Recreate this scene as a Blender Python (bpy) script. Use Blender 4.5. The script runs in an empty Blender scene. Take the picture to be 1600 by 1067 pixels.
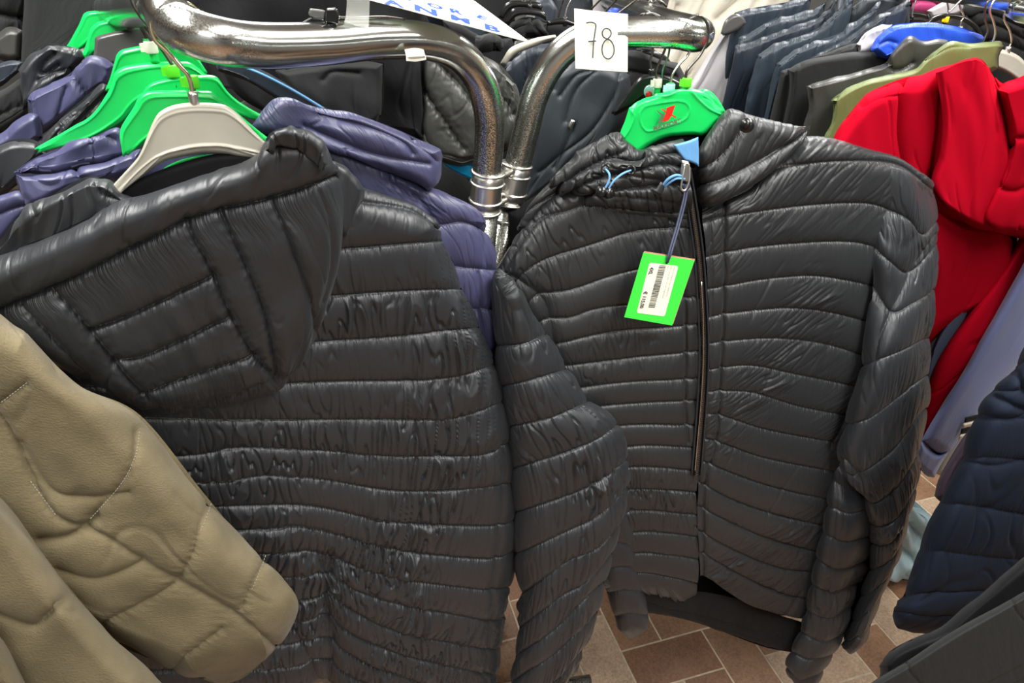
import bpy, math, random
import numpy as np
from mathutils import Vector, Matrix
random.seed(7)
S = bpy.context.scene
COL = S.collection
# ------------------------------------------------------------------ camera, world, lights, exposure
F = 1600 * 24 / 36.0
PITCH = math.radians(30)
CAM = np.array([0.0, 0.0, 1.70])
cd = bpy.data.cameras.new('camera'); cam = bpy.data.objects.new('camera', cd); COL.objects.link(cam)
cd.lens = 24; cd.sensor_width = 36; cd.clip_start = .02; cd.clip_end = 60
cam.location = CAM; cam.rotation_euler = (math.pi / 2 - PITCH, 0, 0)
S.camera = cam
S.view_settings.view_transform = 'Standard'; S.view_settings.look = 'None'
S.view_settings.gamma = 1; S.view_settings.use_curve_mapping = False
S.view_settings.exposure = 0.0
W = bpy.data.worlds.new('world'); S.world = W; W.use_nodes = True
W.node_tree.nodes['Background'].inputs[0].default_value = (.95, .97, 1, 1)
W.node_tree.nodes['Background'].inputs[1].default_value = .06
LAMPS = [(-.75, .45, 54), (.85, .55, 54), (-.7, 2.4, 46), (1.3, 2.6, 50), (.9, -1.8, 60), (3.0, 1.2, 26)]
for i, (x, y, e) in enumerate(LAMPS):
    ld = bpy.data.lights.new('ceiling_lamp_light', 'AREA'); ld.shape = 'RECTANGLE'; ld.size = .55; ld.size_y = 1.3
    ld.energy = e; ld.color = (1, 1, .975)
    lo = bpy.data.objects.new('ceiling_lamp_light', ld); COL.objects.link(lo); lo.location = (x, y, 2.66)

# ------------------------------------------------------------------ helpers
def node(nt, t, **k):
    n = nt.nodes.new(t)
    for a, b in k.items(): setattr(n, a, b)
    return n
def mat(name, col, rough=.5, metal=0, spec=.5, bump=None, sheen=0, noise=None, coat=0, emit=None, alpha=None, pucker=0):
    """bump=(scale_u, scale_v, strength, distance) on the UV map (metres); noise=(scale, amount)"""
    m = bpy.data.materials.new(name); m.use_nodes = True; nt = m.node_tree
    p = nt.nodes['Principled BSDF']
    p.inputs['Base Color'].default_value = (*col, 1); p.inputs['Roughness'].default_value = rough
    p.inputs['Metallic'].default_value = metal; p.inputs['Specular IOR Level'].default_value = spec
    p.inputs['Sheen Weight'].default_value = sheen; p.inputs['Coat Weight'].default_value = coat
    p.inputs['Sheen Roughness'].default_value = .5
    if emit: p.inputs['Emission Color'].default_value = (*emit[:3], 1); p.inputs['Emission Strength'].default_value = emit[3]
    if alpha is not None: p.inputs['Alpha'].default_value = alpha
    tc = node(nt, 'ShaderNodeTexCoord')
    if noise:
        nz = node(nt, 'ShaderNodeTexNoise'); nz.inputs['Scale'].default_value = noise[0]; nz.inputs['Detail'].default_value = 6
        nt.links.new(tc.outputs['Object'], nz.inputs['Vector'])
        mx = node(nt, 'ShaderNodeMix', data_type='RGBA')
        mx.inputs['A'].default_value = (*[c * (1 - noise[1]) for c in col], 1); mx.inputs['B'].default_value = (*[min(1, c * (1 + noise[1])) for c in col], 1)
        rp = node(nt, 'ShaderNodeMapRange'); rp.inputs['From Min'].default_value = .35; rp.inputs['From Max'].default_value = .65
        nt.links.new(nz.outputs['Fac'], rp.inputs['Value']); nt.links.new(rp.outputs['Result'], mx.inputs['Factor'])
        nt.links.new(mx.outputs['Result'], p.inputs['Base Color'])
    if bump:
        mp = node(nt, 'ShaderNodeMapping'); mp.inputs['Scale'].default_value = (bump[0], bump[1], 1)
        nt.links.new(tc.outputs['UV'], mp.inputs['Vector'])
        nz = node(nt, 'ShaderNodeTexNoise'); nz.inputs['Scale'].default_value = 1; nz.inputs['Detail'].default_value = 4
        nt.links.new(mp.outputs['Vector'], nz.inputs['Vector'])
        b = node(nt, 'ShaderNodeBump'); b.inputs['Strength'].default_value = bump[2]; b.inputs['Distance'].default_value = bump[3]
        hs = nz.outputs['Fac']
        if pucker:
            m2 = node(nt, 'ShaderNodeMapping'); m2.inputs['Scale'].default_value = (330, 26, 1); nt.links.new(tc.outputs['UV'], m2.inputs['Vector'])
            n2 = node(nt, 'ShaderNodeTexNoise'); n2.inputs['Scale'].default_value = 1; n2.inputs['Detail'].default_value = 2; nt.links.new(m2.outputs['Vector'], n2.inputs['Vector'])
            at = node(nt, 'ShaderNodeAttribute'); at.attribute_name = 'seam'
            mu = node(nt, 'ShaderNodeMath', operation='MULTIPLY'); nt.links.new(n2.outputs['Fac'], mu.inputs[0]); nt.links.new(at.outputs['Fac'], mu.inputs[1])
            ma = node(nt, 'ShaderNodeMath', operation='MULTIPLY_ADD'); ma.inputs[1].default_value = pucker; nt.links.new(mu.outputs[0], ma.inputs[0]); nt.links.new(hs, ma.inputs[2]); hs = ma.outputs[0]
        nt.links.new(hs, b.inputs['Height']); nt.links.new(b.outputs['Normal'], p.inputs['Normal'])
    return m
M = {}
def nyl(k, col, rough=.42, sheen=.03, bu=(90, 30, .7, .0016), spec=.5):
    M[k] = mat(k, col, rough, spec=spec, bump=bu, sheen=sheen, pucker=2.6)
nyl('black_nylon', (.0165, .0185, .0215)); nyl('black_nylon_warm', (.0170, .0182, .0195))
nyl('black_nylon_cool', (.016,.018,.022)); nyl('navy_nylon', (.050, .051, .115)); nyl('grey_nylon', (.038, .038, .034))
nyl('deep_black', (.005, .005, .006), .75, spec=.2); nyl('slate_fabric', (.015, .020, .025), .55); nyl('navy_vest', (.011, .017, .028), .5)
nyl('navy_parka', (.005, .009, .020), .8, .02, spec=.2); nyl('blue_grey_vest', (.018, .029, .042), .5)
nyl('olive_nylon', (.125, .155, .05), .5); nyl('royal_blue', (.012, .07, .55), .5); nyl('charcoal', (.013, .014, .014), .75, spec=.25)
nyl('cream_fabric', (.62, .57, .47), .8); nyl('pale_grey_fabric', (.45, .43, .44), .7); nyl('stone_fabric', (.27, .26, .21), .8)
nyl('lilac_fabric', (.13, .16, .33), .8, .2); nyl('slate_blue', (.055, .08, .14), .8); nyl('pale_blue_cloth', (.30, .42, .46), .6)
nyl('magenta_fabric', (.42, .04, .16), .6); nyl('sky_blue', (.0, .42, .85), .5); nyl('steel_blue', (.10, .27, .50), .55); nyl('plum', (.03, .016, .03), .7)
M['suede'] = mat('suede', (.142, .116, .066), .92, spec=.12, bump=(420, 420, .7, .0010), sheen=.08, noise=(22, .16))
M['red_fleece'] = mat('red_fleece', (.42, .002, .014), .95, spec=.04, bump=(900, 900, .5, .0006), sheen=.0)
M['green_plastic'] = mat('green_plastic', (.006, .56, .10), .30, spec=.5, noise=(30, .04))
M['lime_plastic'] = mat('lime_plastic', (.10, .65, .02), .35)
M['grey_plastic'] = mat('grey_plastic', (.36, .34, .28), .38, noise=(25, .05)); M['dark_plastic'] = mat('dark_plastic', (.07, .068, .065), .28)
M['black_plastic'] = mat('black_plastic', (.008, .008, .008), .22); M['white_plastic'] = mat('white_plastic', (.75, .72, .62), .4)
M['clear_teal'] = mat('clear_teal', (.35, .68, .62), .25); M['yellow_plastic'] = mat('yellow_plastic', (.85, .62, .01), .4)
M['gold_wire'] = mat('gold_wire', (.85, .74, .52), .25, 1); M['steel_wire'] = mat('steel_wire', (.72, .72, .70), .25, 1)
M['dark_wire'] = mat('dark_wire', (.16, .15, .14), .3, 1); M['zinc'] = mat('zinc', (.75, .73, .68), .3, 1)
M['card'] = mat('card', (.86, .85, .70), .7); M['paper'] = mat('paper', (.84, .85, .74), .6); M['ink'] = mat('ink', (.03, .03, .05), .7)
M['label_ink'] = mat('label_ink', (.03, .03, .03), .7); M['faded_ink'] = mat('faded_ink', (.25, .25, .24), .7); M['blue_ink'] = mat('blue_ink', (.010, .05, .36), .6)
M['tag_green'] = mat('tag_green', (.05, .80, .06), .5); M['tag_edge'] = mat('tag_edge', (.6, .25, .2), .6)
M['logo_red'] = mat('logo_red', (.72, .015, .008), .4); M['logo_grey'] = mat('logo_grey', (.10, .13, .08), .5)
M['blue_cord'] = mat('blue_cord', (.12, .30, .56), .7); M['navy_cord'] = mat('navy_cord', (.04, .05, .09), .7)
M['tape'] = mat('tape', (.7, .72, .66), .2, alpha=.22); M['tile_white'] = mat('wall_paint', (.30, .30, .29), .8, noise=(3, .03))
M['ceiling_paint'] = mat('ceiling_paint', (.75, .74, .72), .9); M['lamp_glow'] = mat('lamp_glow', (.9, .9, .88), .5, emit=(1, .98, .94, 3.0))
M['grout'] = mat('grout', (.46, .38, .27), .9, noise=(40, .15))
def chrome(name, pit, rough, col=(.62, .61, .57)):
    m = mat(name, col, rough, 1); nt = m.node_tree; p = nt.nodes['Principled BSDF']; tc = node(nt, 'ShaderNodeTexCoord')
    vz = node(nt, 'ShaderNodeTexNoise'); vz.inputs['Scale'].default_value = 620; vz.inputs['Detail'].default_value = 3
    big = node(nt, 'ShaderNodeTexNoise'); big.inputs['Scale'].default_value = 9
    nt.links.new(tc.outputs['Object'], vz.inputs['Vector']); nt.links.new(tc.outputs['Object'], big.inputs['Vector'])
    r = node(nt, 'ShaderNodeMapRange'); r.inputs['From Min'].default_value = .45; r.inputs['From Max'].default_value = .53
    nt.links.new(vz.outputs['Fac'], r.inputs['Value'])
    mu = node(nt, 'ShaderNodeMath', operation='MULTIPLY'); nt.links.new(r.outputs['Result'], mu.inputs[0])
    r2 = node(nt, 'ShaderNodeMapRange'); r2.inputs['From Min'].default_value = .40; r2.inputs['From Max'].default_value = .60; r2.inputs['To Max'].default_value = pit
    nt.links.new(big.outputs['Fac'], r2.inputs['Value'])
    sp = node(nt, 'ShaderNodeSeparateXYZ'); nt.links.new(tc.outputs['Object'], sp.inputs[0])
    rz_ = node(nt, 'ShaderNodeMapRange'); rz_.inputs['From Min'].default_value = 1.56; rz_.inputs['From Max'].default_value = 1.48; nt.links.new(sp.outputs['Z'], rz_.inputs['Value'])
    mxm = node(nt, 'ShaderNodeMath', operation='MAXIMUM'); nt.links.new(r2.outputs['Result'], mxm.inputs[0]); nt.links.new(rz_.outputs['Result'], mxm.inputs[1]); nt.links.new(mxm.outputs[0], mu.inputs[1])
    mx = node(nt, 'ShaderNodeMix', data_type='RGBA'); mx.inputs['A'].default_value = (*col, 1); mx.inputs['B'].default_value = (.13, .127, .10, 1)
    nt.links.new(mu.outputs[0], mx.inputs['Factor']); nt.links.new(mx.outputs['Result'], p.inputs['Base Color'])
    r3 = node(nt, 'ShaderNodeMapRange'); r3.inputs['To Min'].default_value = rough; r3.inputs['To Max'].default_value = .55
    nt.links.new(mu.outputs[0], r3.inputs['Value']); nt.links.new(r3.outputs['Result'], p.inputs['Roughness'])
    return m
M['chrome'] = chrome('worn_chrome', .30, .16, (.66, .69, .66)); M['pitted_chrome'] = chrome('pitted_chrome', 1., .22, (.42, .44, .38))

class Pl:                                                  # plane Y = y0 + s (X-x0) + l (Z-1.4)
    def __init__(s, x0, y0, sl=0., l=0.): s.x0, s.y0, s.s, s.l = x0, y0, sl, l
    def at(s, px, py, o=0.):
        dx = (px - 800) / F; v = (533.5 - py) / F
        dy = math.cos(PITCH) + v * math.sin(PITCH); dz = -math.sin(PITCH) + v * math.cos(PITCH)
        D = (s.y0 + o - s.s * s.x0 + s.l * (CAM[2] - 1.4)) / (dy - s.s * dx - s.l * dz)
        return np.stack([D * dx, D * dy, CAM[2] + D * dz], -1) if isinstance(D, np.ndarray) else np.array([D * dx, D * dy, CAM[2] + D * dz])
    def n(s):
        v = np.array([s.s, -1., s.l]); return v / np.linalg.norm(v)
_rg = np.random.RandomState(5); _G = _rg.rand(256, 256) * 2 * math.pi
def perlin(x, y):
    xi = np.floor(x).astype(int); yi = np.floor(y).astype(int); xf = x - xi; yf = y - yi
    def g(a, b):
        t = _G[(xi + a) % 256, (yi + b) % 256]; return np.cos(t) * (xf - a) + np.sin(t) * (yf - b)
    u = xf ** 3 * (xf * (xf * 6 - 15) + 10); v = yf ** 3 * (yf * (yf * 6 - 15) + 10)
    a = g(0, 0) * (1 - u) + g(1, 0) * u; b = g(0, 1) * (1 - u) + g(1, 1) * u
    return (a * (1 - v) + b * v) * 1.4
def cr(P, t):                                              # Catmull-Rom at parameters t (index units)
    P = np.asarray(P, float); n = len(P)
    if n == 2: tt = np.clip(t, 0, 1)[:, None].reshape((-1,) + (1,) * (P.ndim - 1)); return P[0] * (1 - tt) + P[1] * tt
    i = np.clip(np.floor(t).astype(int), 0, n - 2); f = (t - i).reshape((-1,) + (1,) * (P.ndim - 1))
    p1 = P[i]; p2 = P[i + 1]
    p0 = np.where((i > 0).reshape(f.shape), P[np.maximum(i - 1, 0)], 2 * p1 - p2)
    p3 = np.where((i < n - 2).reshape(f.shape), P[np.minimum(i + 2, n - 1)], 2 * p2 - p1)
    return .5 * (2 * p1 + (p2 - p0) * f + (2 * p0 - 5 * p1 + 4 * p2 - p3) * f ** 2 + (3 * p1 - p0 - 3 * p2 + p3) * f ** 3)
def resample(row, n):
    P = np.array([(r[0], r[1], r[2] if len(r) > 2 else 0.) for r in row], float)
    d = cr(P, np.linspace(0, len(P) - 1, 24 * (len(P) - 1) + 1))
    L = np.concatenate([[0], np.cumsum(np.hypot(*(np.diff(d[:, :2], axis=0).T)))])
    s = np.linspace(0, L[-1], n)
    return np.stack([np.interp(s, L, d[:, k]) for k in range(3)], -1)
def dist_line(X, Y, pl):
    pl = resample(pl, max(8, 5 * len(pl))); best = np.full(X.shape, 1e9)
    for (ax, ay, _), (bx, by, _) in zip(pl[:-1], pl[1:]):
        vx, vy = bx - ax, by - ay; L = vx * vx + vy * vy + 1e-9
        t = np.clip(((X - ax) * vx + (Y - ay) * vy) / L, 0, 1)
        best = np.minimum(best, np.hypot(X - ax - t * vx, Y - ay - t * vy))
    return best
def origin(o):
    v = Vector((0, 0, 0))
    while o is not None: v += o.location; o = o.parent
    return np.array(v)
def thing(name, label, cat, loc, group=None):
    o = bpy.data.objects.new(name, None); COL.objects.link(o); o.location = loc; o.empty_display_size = .05
    o['label'] = label; o['category'] = cat
    if group: o['group'] = group
    return o
def link(name, me, m, parent=None, label=None, cat=None, group=None, kind=None, smooth=True):
    me.materials.append(M[m] if isinstance(m, str) else m)
    o = bpy.data.objects.new(name, me); COL.objects.link(o)
    n = len(me.vertices); co = np.empty(n * 3, np.float32); me.vertices.foreach_get('co', co); co = co.reshape(-1, 3)
    if parent is not None: org = origin(parent); o.parent = parent
    else: org = np.array([(co[:, 0].min() + co[:, 0].max()) / 2, (co[:, 1].min() + co[:, 1].max()) / 2, co[:, 2].min()]); o.location = org
    co = co - org.astype(np.float32); me.vertices.foreach_set('co', co.ravel())
    if smooth: me.polygons.foreach_set('use_smooth', np.ones(len(me.polygons), bool))
    me.update()
    if label: o['label'] = label
    if cat: o['category'] = cat
    if group: o['group'] = group
    if kind: o['kind'] = kind
    return o
def mesh(V, Fc): me = bpy.data.meshes.new('m'); me.from_pydata([tuple(map(float, v)) for v in V], [], Fc); return me
def grid_mesh(parts):
    """parts: list of (P[nv,nu,3], UV or None, flip)"""
    vs, qs, uv = [], [], []; base = 0
    for P, U, flip in parts:
        nv, nu = P.shape[:2]; idx = np.arange(nv * nu).reshape(nv, nu) + base
        a, b, c, d = idx[:-1, :-1], idx[:-1, 1:], idx[1:, 1:], idx[1:, :-1]
        q = np.stack([a, b, c, d] if flip else [a, d, c, b], -1).reshape(-1, 4)
        vs.append(P.reshape(-1, 3)); qs.append(q); uv.append(U.reshape(-1, 2)); base += nv * nu
    V = np.concatenate(vs).astype(np.float32); Q = np.concatenate(qs).astype(np.int32); U = np.concatenate(uv).astype(np.float32)
    me = bpy.data.meshes.new('m'); me.vertices.add(len(V)); me.vertices.foreach_set('co', V.ravel())
    me.loops.add(Q.size); me.loops.foreach_set('vertex_index', Q.ravel())
    me.polygons.add(len(Q)); me.polygons.foreach_set('loop_start', np.arange(0, Q.size, 4, dtype=np.int32))
    me.update(calc_edges=True)
    ul = me.uv_layers.new(name='UVMap'); ul.data.foreach_set('uv', U[Q.ravel()].ravel())
    return me
def patch(name, rows, m, plane, parent=None, R=.02, rw=25, edges='lrtb', q=1.7, A=0., seams=None, prof=.55, lines=(), wr=(0., 35., 1.),
          fold=(0., 8., 4.), puck=0., slant=0., seed=0., back=True, nmax=520, lip=0., o=0., lfrom=0, **kw):
    """a garment panel: closed puffed shell. rows: seam lines top to bottom; A: quilt height; lines: (polyline, width px, depth m)"""
    k = 48; K = np.stack([resample(r, k) for r in rows]); nr = len(rows)
    wpx = np.hypot(*(np.diff(K[:, :, :2], axis=1).transpose(2, 0, 1))).sum(1).max()
    nu = int(min(nmax, max(8, wpx / q))) // 4 * 4 + 1
    hs = [max(np.hypot(K[i + 1, :, 0] - K[i, :, 0], K[i + 1, :, 1] - K[i, :, 1]).max(), 2) for i in range(nr - 1)]
    ts = [np.linspace(i, i + 1, max(2, int(h / q)), endpoint=False) for i, h in enumerate(hs)]
    tv = np.concatenate(ts); extra = (-(len(tv))) % 4
    tv = np.concatenate([tv, np.linspace(nr - 1 - (.4 if extra else 0), nr - 1, extra + 1)]) if extra else np.append(tv, nr - 1)
    tv = np.sort(tv); nv = len(tv)
    Kf = np.stack([resample(r, nu) for r in rows]); G = cr(Kf, tv)              # nv,nu,3
    X, Y, O = G[..., 0], G[..., 1], G[..., 2] + o
    uu = np.linspace(0, 1, nu)[None, :] * np.ones((nv, 1))
    wid = np.hypot(np.diff(X, axis=1), np.diff(Y, axis=1)).sum(1)[:, None]
    hh = np.concatenate([np.zeros((1, nu)), np.cumsum(np.hypot(np.diff(X, axis=0), np.diff(Y, axis=0)), 0)])
    def roll(e): e = np.clip(e / rw, 0, 1); return 1 - np.sqrt(np.clip(1 - (1 - e) ** 2, 0, 1))
    r = np.zeros_like(X)
    if 'l' in edges: r = np.maximum(r, roll(uu * wid) * np.clip((tv[:, None] - lfrom) if lfrom else 1, 0, 1))
    if 'r' in edges: r = np.maximum(r, roll((1 - uu) * wid))
    if 't' in edges: r = np.maximum(r, roll(hh))
    if 'b' in edges: r = np.maximum(r, roll(hh[-1:, :] - hh))
    P = plane.at(X, Y, O + R * r)
    du = np.gradient(P, axis=1); dv = np.gradient(P, axis=0); N = np.cross(du, dv); N /= np.linalg.norm(N, axis=-1, keepdims=True) + 1e-12
    tocam = CAM - P; N *= np.sign((N * tocam).sum(-1, keepdims=True) + 1e-9)
    su = np.concatenate([np.zeros((nv, 1)), np.cumsum(np.linalg.norm(np.diff(P, axis=1), axis=-1), 1)], 1); su -= su[:, nu // 2:nu // 2 + 1]
    sv = np.concatenate([np.zeros((1, nu)), np.cumsum(np.linalg.norm(np.diff(P, axis=0), axis=-1), 0)])
    H = np.zeros_like(X); T = tv[:, None] * np.ones((1, nu))
    if A or wr[0]:
        sidx = np.array(seams if seams is not None else range(nr), float)
        b = np.clip(np.searchsorted(sidx, T, side='right') - 1, 0, len(sidx) - 2)
        f = np.clip((T - sidx[b]) / (sidx[b + 1] - sidx[b]), 0, 1); env = np.clip(4 * f * (1 - f), 0, 1)
        cell = b * 7.31 + seed
        if A:
            H += A * env ** prof * (1 + .35 * perlin(su * 9 + cell, T * .4 + seed))
        if wr[0]:
            reg = np.clip(.40 + 1.5 * perlin(su * 5 + seed, sv * 5 + 3.3), .05, 1.5) * wr[2]
            wx = su + slant * (f - .5) * .03 + .0028 * perlin(su * 24, T * 1.1 + seed)
            p1 = perlin(wx * wr[1] + cell, f * .55 + cell * 1.7); p2 = perlin(wx * wr[1] * 2.2 + cell + 9, f * .8 + cell); p3 = perlin(wx * wr[1] * .5 + cell, f * .5 + cell)
            ev = env ** .4
            H += wr[0] * reg * ev * (1.0 * np.clip(1 - abs(p1) / .30, 0, 1) ** 1.5 * (.5 + np.clip(p3 * 2, -.5, 1)) - 1.1 * np.clip(1 - abs(p2) / .14, 0, 1) + .5 * p3)
            if puck: H += puck * perlin(su * 170 + cell, f * 1.2 + cell) * np.exp(-np.minimum(f, 1 - f) * 7) * np.minimum(1, env * 9)
    if fold[0]:
        wq = perlin(su * fold[1] * .6 + seed, sv * fold[2] * .6 + seed * 2) * .5
        a_ = perlin(su * fold[1] + wq + seed * 3.1, sv * fold[2] * .8 + seed)
        H += fold[0] * (a_ + .30 * perlin(su * fold[1] * 2.6 + wq + seed, sv * fold[2] * 1.4 + 7))
        c = perlin(su * fold[1] * 1.5 + sv * 4 + seed * 1.7, sv * fold[2] * .6 + 2 * seed + 11)
        H -= fold[0] * .35 * np.clip(1 - abs(c) / .09, 0, 1) * np.clip(perlin(su * 11 + seed, sv * 11 + 5) * 3, 0, 1)
    for ln in lines:
        d = dist_line(X, Y, ln[0]); H -= ln[2] * np.exp(-(d / ln[1])) if ln[2] > 0 else ln[2] * np.exp(-(d / ln[1]) ** 2)
        if len(ln) > 3: H += ln[3] * perlin(su * 120 + 4 + seed, sv * 120 + 2) * np.exp(-d / (ln[1] * 1.6))
    P2 = P + N * H[..., None]
    seamv = np.zeros_like(X)
    if A or wr[0]: seamv = np.exp(-np.minimum(f, 1 - f) * 9)
    for ln in lines: seamv = np.maximum(seamv, np.exp(-dist_line(X, Y, ln[0]) / 6.) * .7)
    parts = [(P2, np.stack([su, sv], -1), True)]
    if back:
        s = 4; r4 = r[::s, ::s]
        B = plane.at(X[::s, ::s], Y[::s, ::s], O[::s, ::s] + R * (2 - r4) + .004 * (1 - r4))
        parts.append((B, np.stack([su, sv], -1)[::s, ::s], False))
        for sl, fl in (((slice(0, 1), slice(None)), False), ((slice(-1, None), slice(None)), True)):   # close top and bottom
            e = P2[sl][0][::s]; bb = B[0] if not fl else B[-1]; uvx = np.stack([su[0][::s], np.zeros(len(e))], -1)
            parts.append((np.stack([e, bb]), np.stack([uvx, uvx]), fl))
        for c_ in (0, -1):
            e = P2[:, c_][::s]; bb = B[:, c_]; uvx = np.stack([np.zeros(len(e)), sv[::s, 0]], -1)
            parts.append((np.stack([e, bb]), np.stack([uvx, uvx]), c_ == 0))
    me = grid_mesh(parts); sa = np.zeros(len(me.vertices), np.float32); sa[:seamv.size] = seamv.ravel()
    me.attributes.new('seam', 'FLOAT', 'POINT').data.foreach_set('value', sa)
    return link(name, me, m, parent, **kw)
def tube(name, pts, r, m, parent=None, seg=12, sub=6, cap=True, raw=False, **kw):
    P = np.array(pts, float); D = cr(P, np.linspace(0, len(P) - 1, sub * (len(P) - 1) + 1)) if len(P) > 2 else np.array([P[0] * (1 - t) + P[1] * t for t in np.linspace(0, 1, 5)])
    T = np.gradient(D, axis=0); T /= np.linalg.norm(T, axis=1, keepdims=True) + 1e-12
    ref = np.array([0, 0, 1.]) if abs(T[0][2]) < .9 else np.array([1., 0, 0]); u = np.cross(ref, T[0]); u /= np.linalg.norm(u)
    rr = np.full(len(D), r) if np.isscalar(r) else np.interp(np.linspace(0, 1, len(D)), np.linspace(0, 1, len(r)), r)
    V = []
    for i in range(len(D)):
        u = u - T[i] * np.dot(u, T[i]); u /= np.linalg.norm(u); w = np.cross(T[i], u)
        for k in range(seg):
            a = 2 * math.pi * k / seg; V.append(D[i] + rr[i] * (u * math.cos(a) + w * math.sin(a)))
    Fc = []
    for i in range(len(D) - 1):
        for k in range(seg):
            k2 = (k + 1) % seg; Fc.append((i * seg + k, i * seg + k2, (i + 1) * seg + k2, (i + 1) * seg + k))
    if cap: Fc.append(tuple(range(seg))[::-1]); Fc.append(tuple(range((len(D) - 1) * seg, len(D) * seg)))
    if raw: return V, Fc
    return link(name, mesh(V, Fc), m, parent, **kw)
def px3(pl, pts, o=0.): return [pl.at(p[0], p[1], (p[2] if len(p) > 2 else 0) + o) for p in pts]
def wire(name, pl, pts, r, m, parent=None, o=0., **kw): return tube(name, px3(pl, pts, o), r, m, parent, seg=8, **kw)
def plate(name, pts3, n, th, m, parent=None, smooth=False, **kw):
    """flat polygon extruded by th against its normal n"""
    P = [np.array(p) for p in pts3]; k = len(P); V = P + [p - np.array(n) * th for p in P]
    Fc = [tuple(range(k)), tuple(range(k, 2 * k))[::-1]] + [(i, i + k, (i + 1) % k + k, (i + 1) % k) for i in range(k)]
    return link(name, mesh(V, Fc), m, parent, smooth=smooth, **kw)
def box(name, c, s, m, parent=None, rz=0., **kw):
    c = np.array(c); V = []
    for z in (-1, 1):
        for x, y in ((-1, -1), (1, -1), (1, 1), (-1, 1)):
            a, b = x * s[0] / 2, y * s[1] / 2; V.append(c + (a * math.cos(rz) - b * math.sin(rz), a * math.sin(rz) + b * math.cos(rz), z * s[2] / 2))
    Fc = [(3, 2, 1, 0), (4, 5, 6, 7), (0, 1, 5, 4), (1, 2, 6, 5), (2, 3, 7, 6), (3, 0, 4, 7)]
    kw.setdefault('smooth', False)
    return link(name, mesh(V, Fc), m, parent, **kw)
def text(name, s, o3, xdir, n, size, m, parent, bold=0., w=None, shear=0.):
    c = bpy.data.curves.new('t', 'FONT'); c.body = s; c.size = 1; c.offset = bold; c.extrude = 0; c.shear = shear; c.resolution_u = 3
    t = bpy.data.objects.new('t', c); COL.objects.link(t); bpy.context.view_layer.update()
    me = bpy.data.meshes.new_from_object(t.evaluated_get(bpy.context.evaluated_depsgraph_get())); bpy.data.objects.remove(t)
    co = np.empty(len(me.vertices) * 3, np.float32); me.vertices.foreach_get('co', co); co = co.reshape(-1, 3)
    x = np.array(xdir) / np.linalg.norm(xdir); n = np.array(n) / np.linalg.norm(n); y = np.cross(n, x)
    sc = np.array([size, size]); 
    if w: sc[0] = w / (co[:, 0].max() - co[:, 0].min())
    co[:, 0] -= co[:, 0].min()
    Pn = np.array(o3)[None] + co[:, :1] * sc[0] * x + co[:, 1:2] * sc[1] * y + n * .0003
    me.vertices.foreach_set('co', Pn.astype(np.float32).ravel()); me.update(); me.materials.clear()
    return link(name, me, m, parent, smooth=False)
def ring(name, c, n, r, t, m, parent, seg=14, **kw):
    n = np.array(n) / np.linalg.norm(n); u = np.cross(n, [0, 0, 1.]); u /= np.linalg.norm(u); w = np.cross(n, u)
    pts = [np.array(c) + r * (u * math.cos(a) + w * math.sin(a)) for a in np.linspace(0, 2 * math.pi, seg + 1)]
    return tube(name, pts, t, m, parent, seg=6, sub=2, cap=False, **kw)
def disc(name, c, n, r, h, m, parent, seg=20, prof=((1, 0), (1, .6), (.85, 1), (.0, 1)), **kw):
    n = np.array(n) / np.linalg.norm(n); u = np.cross(n, [0, 0, 1.]); u /= np.linalg.norm(u); w = np.cross(n, u); V, Fc = [], []
    for pr, ph in prof:
        for k in range(seg):
            a = 2 * math.pi * k / seg; V.append(np.array(c) + r * max(pr, .01) * (u * math.cos(a) + w * math.sin(a)) + n * h * ph)
    for i in range(len(prof) - 1):
        for k in range(seg): k2 = (k + 1) % seg; Fc.append((i * seg + k, i * seg + k2, (i + 1) * seg + k2, (i + 1) * seg + k))
    Fc.append(tuple(range(seg))[::-1]); Fc.append(tuple(range((len(prof) - 1) * seg, len(prof) * seg)))
    return link(name, mesh(V, Fc), m, parent, **kw)
# ------------------------------------------------------------------ the room
RX0, RX1, RY0, RY1, RZ = -4.2, 5.2, -3.0, 6.4, 2.75
fl = box('floor', ((RX0 + RX1) / 2, (RY0 + RY1) / 2, -.0232), (RX1 - RX0, RY1 - RY0, .05), 'grout', kind='structure')
box('ceiling', ((RX0 + RX1) / 2, (RY0 + RY1) / 2, RZ + .05), (RX1 - RX0, RY1 - RY0, .1), 'ceiling_paint', kind='structure')
box('wall_back', ((RX0 + RX1) / 2, RY1 + .05, RZ / 2), (RX1 - RX0, .1, RZ), 'tile_white', kind='structure')
box('wall_front', ((RX0 + RX1) / 2, RY0 - .05, RZ / 2), (RX1 - RX0, .1, RZ), 'tile_white', kind='structure')
box('wall_left', (RX0 - .05, (RY0 + RY1) / 2, RZ / 2), (.1, RY1 - RY0, RZ), 'tile_white', kind='structure')
box('wall_right', (RX1 + .05, (RY0 + RY1) / 2, RZ / 2), (.1, RY1 - RY0, RZ), 'tile_white', kind='structure')
# lamps (out of the frame, they light the room)
for i, (x, y, e) in enumerate(LAMPS):
    box('ceiling_lamp', (x, y, 2.72), (.58, 1.35, .05), 'lamp_glow', label='long flat ceiling lamp panel over the clothes racks', cat='lamp', group='ceiling lamp panels')
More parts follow.
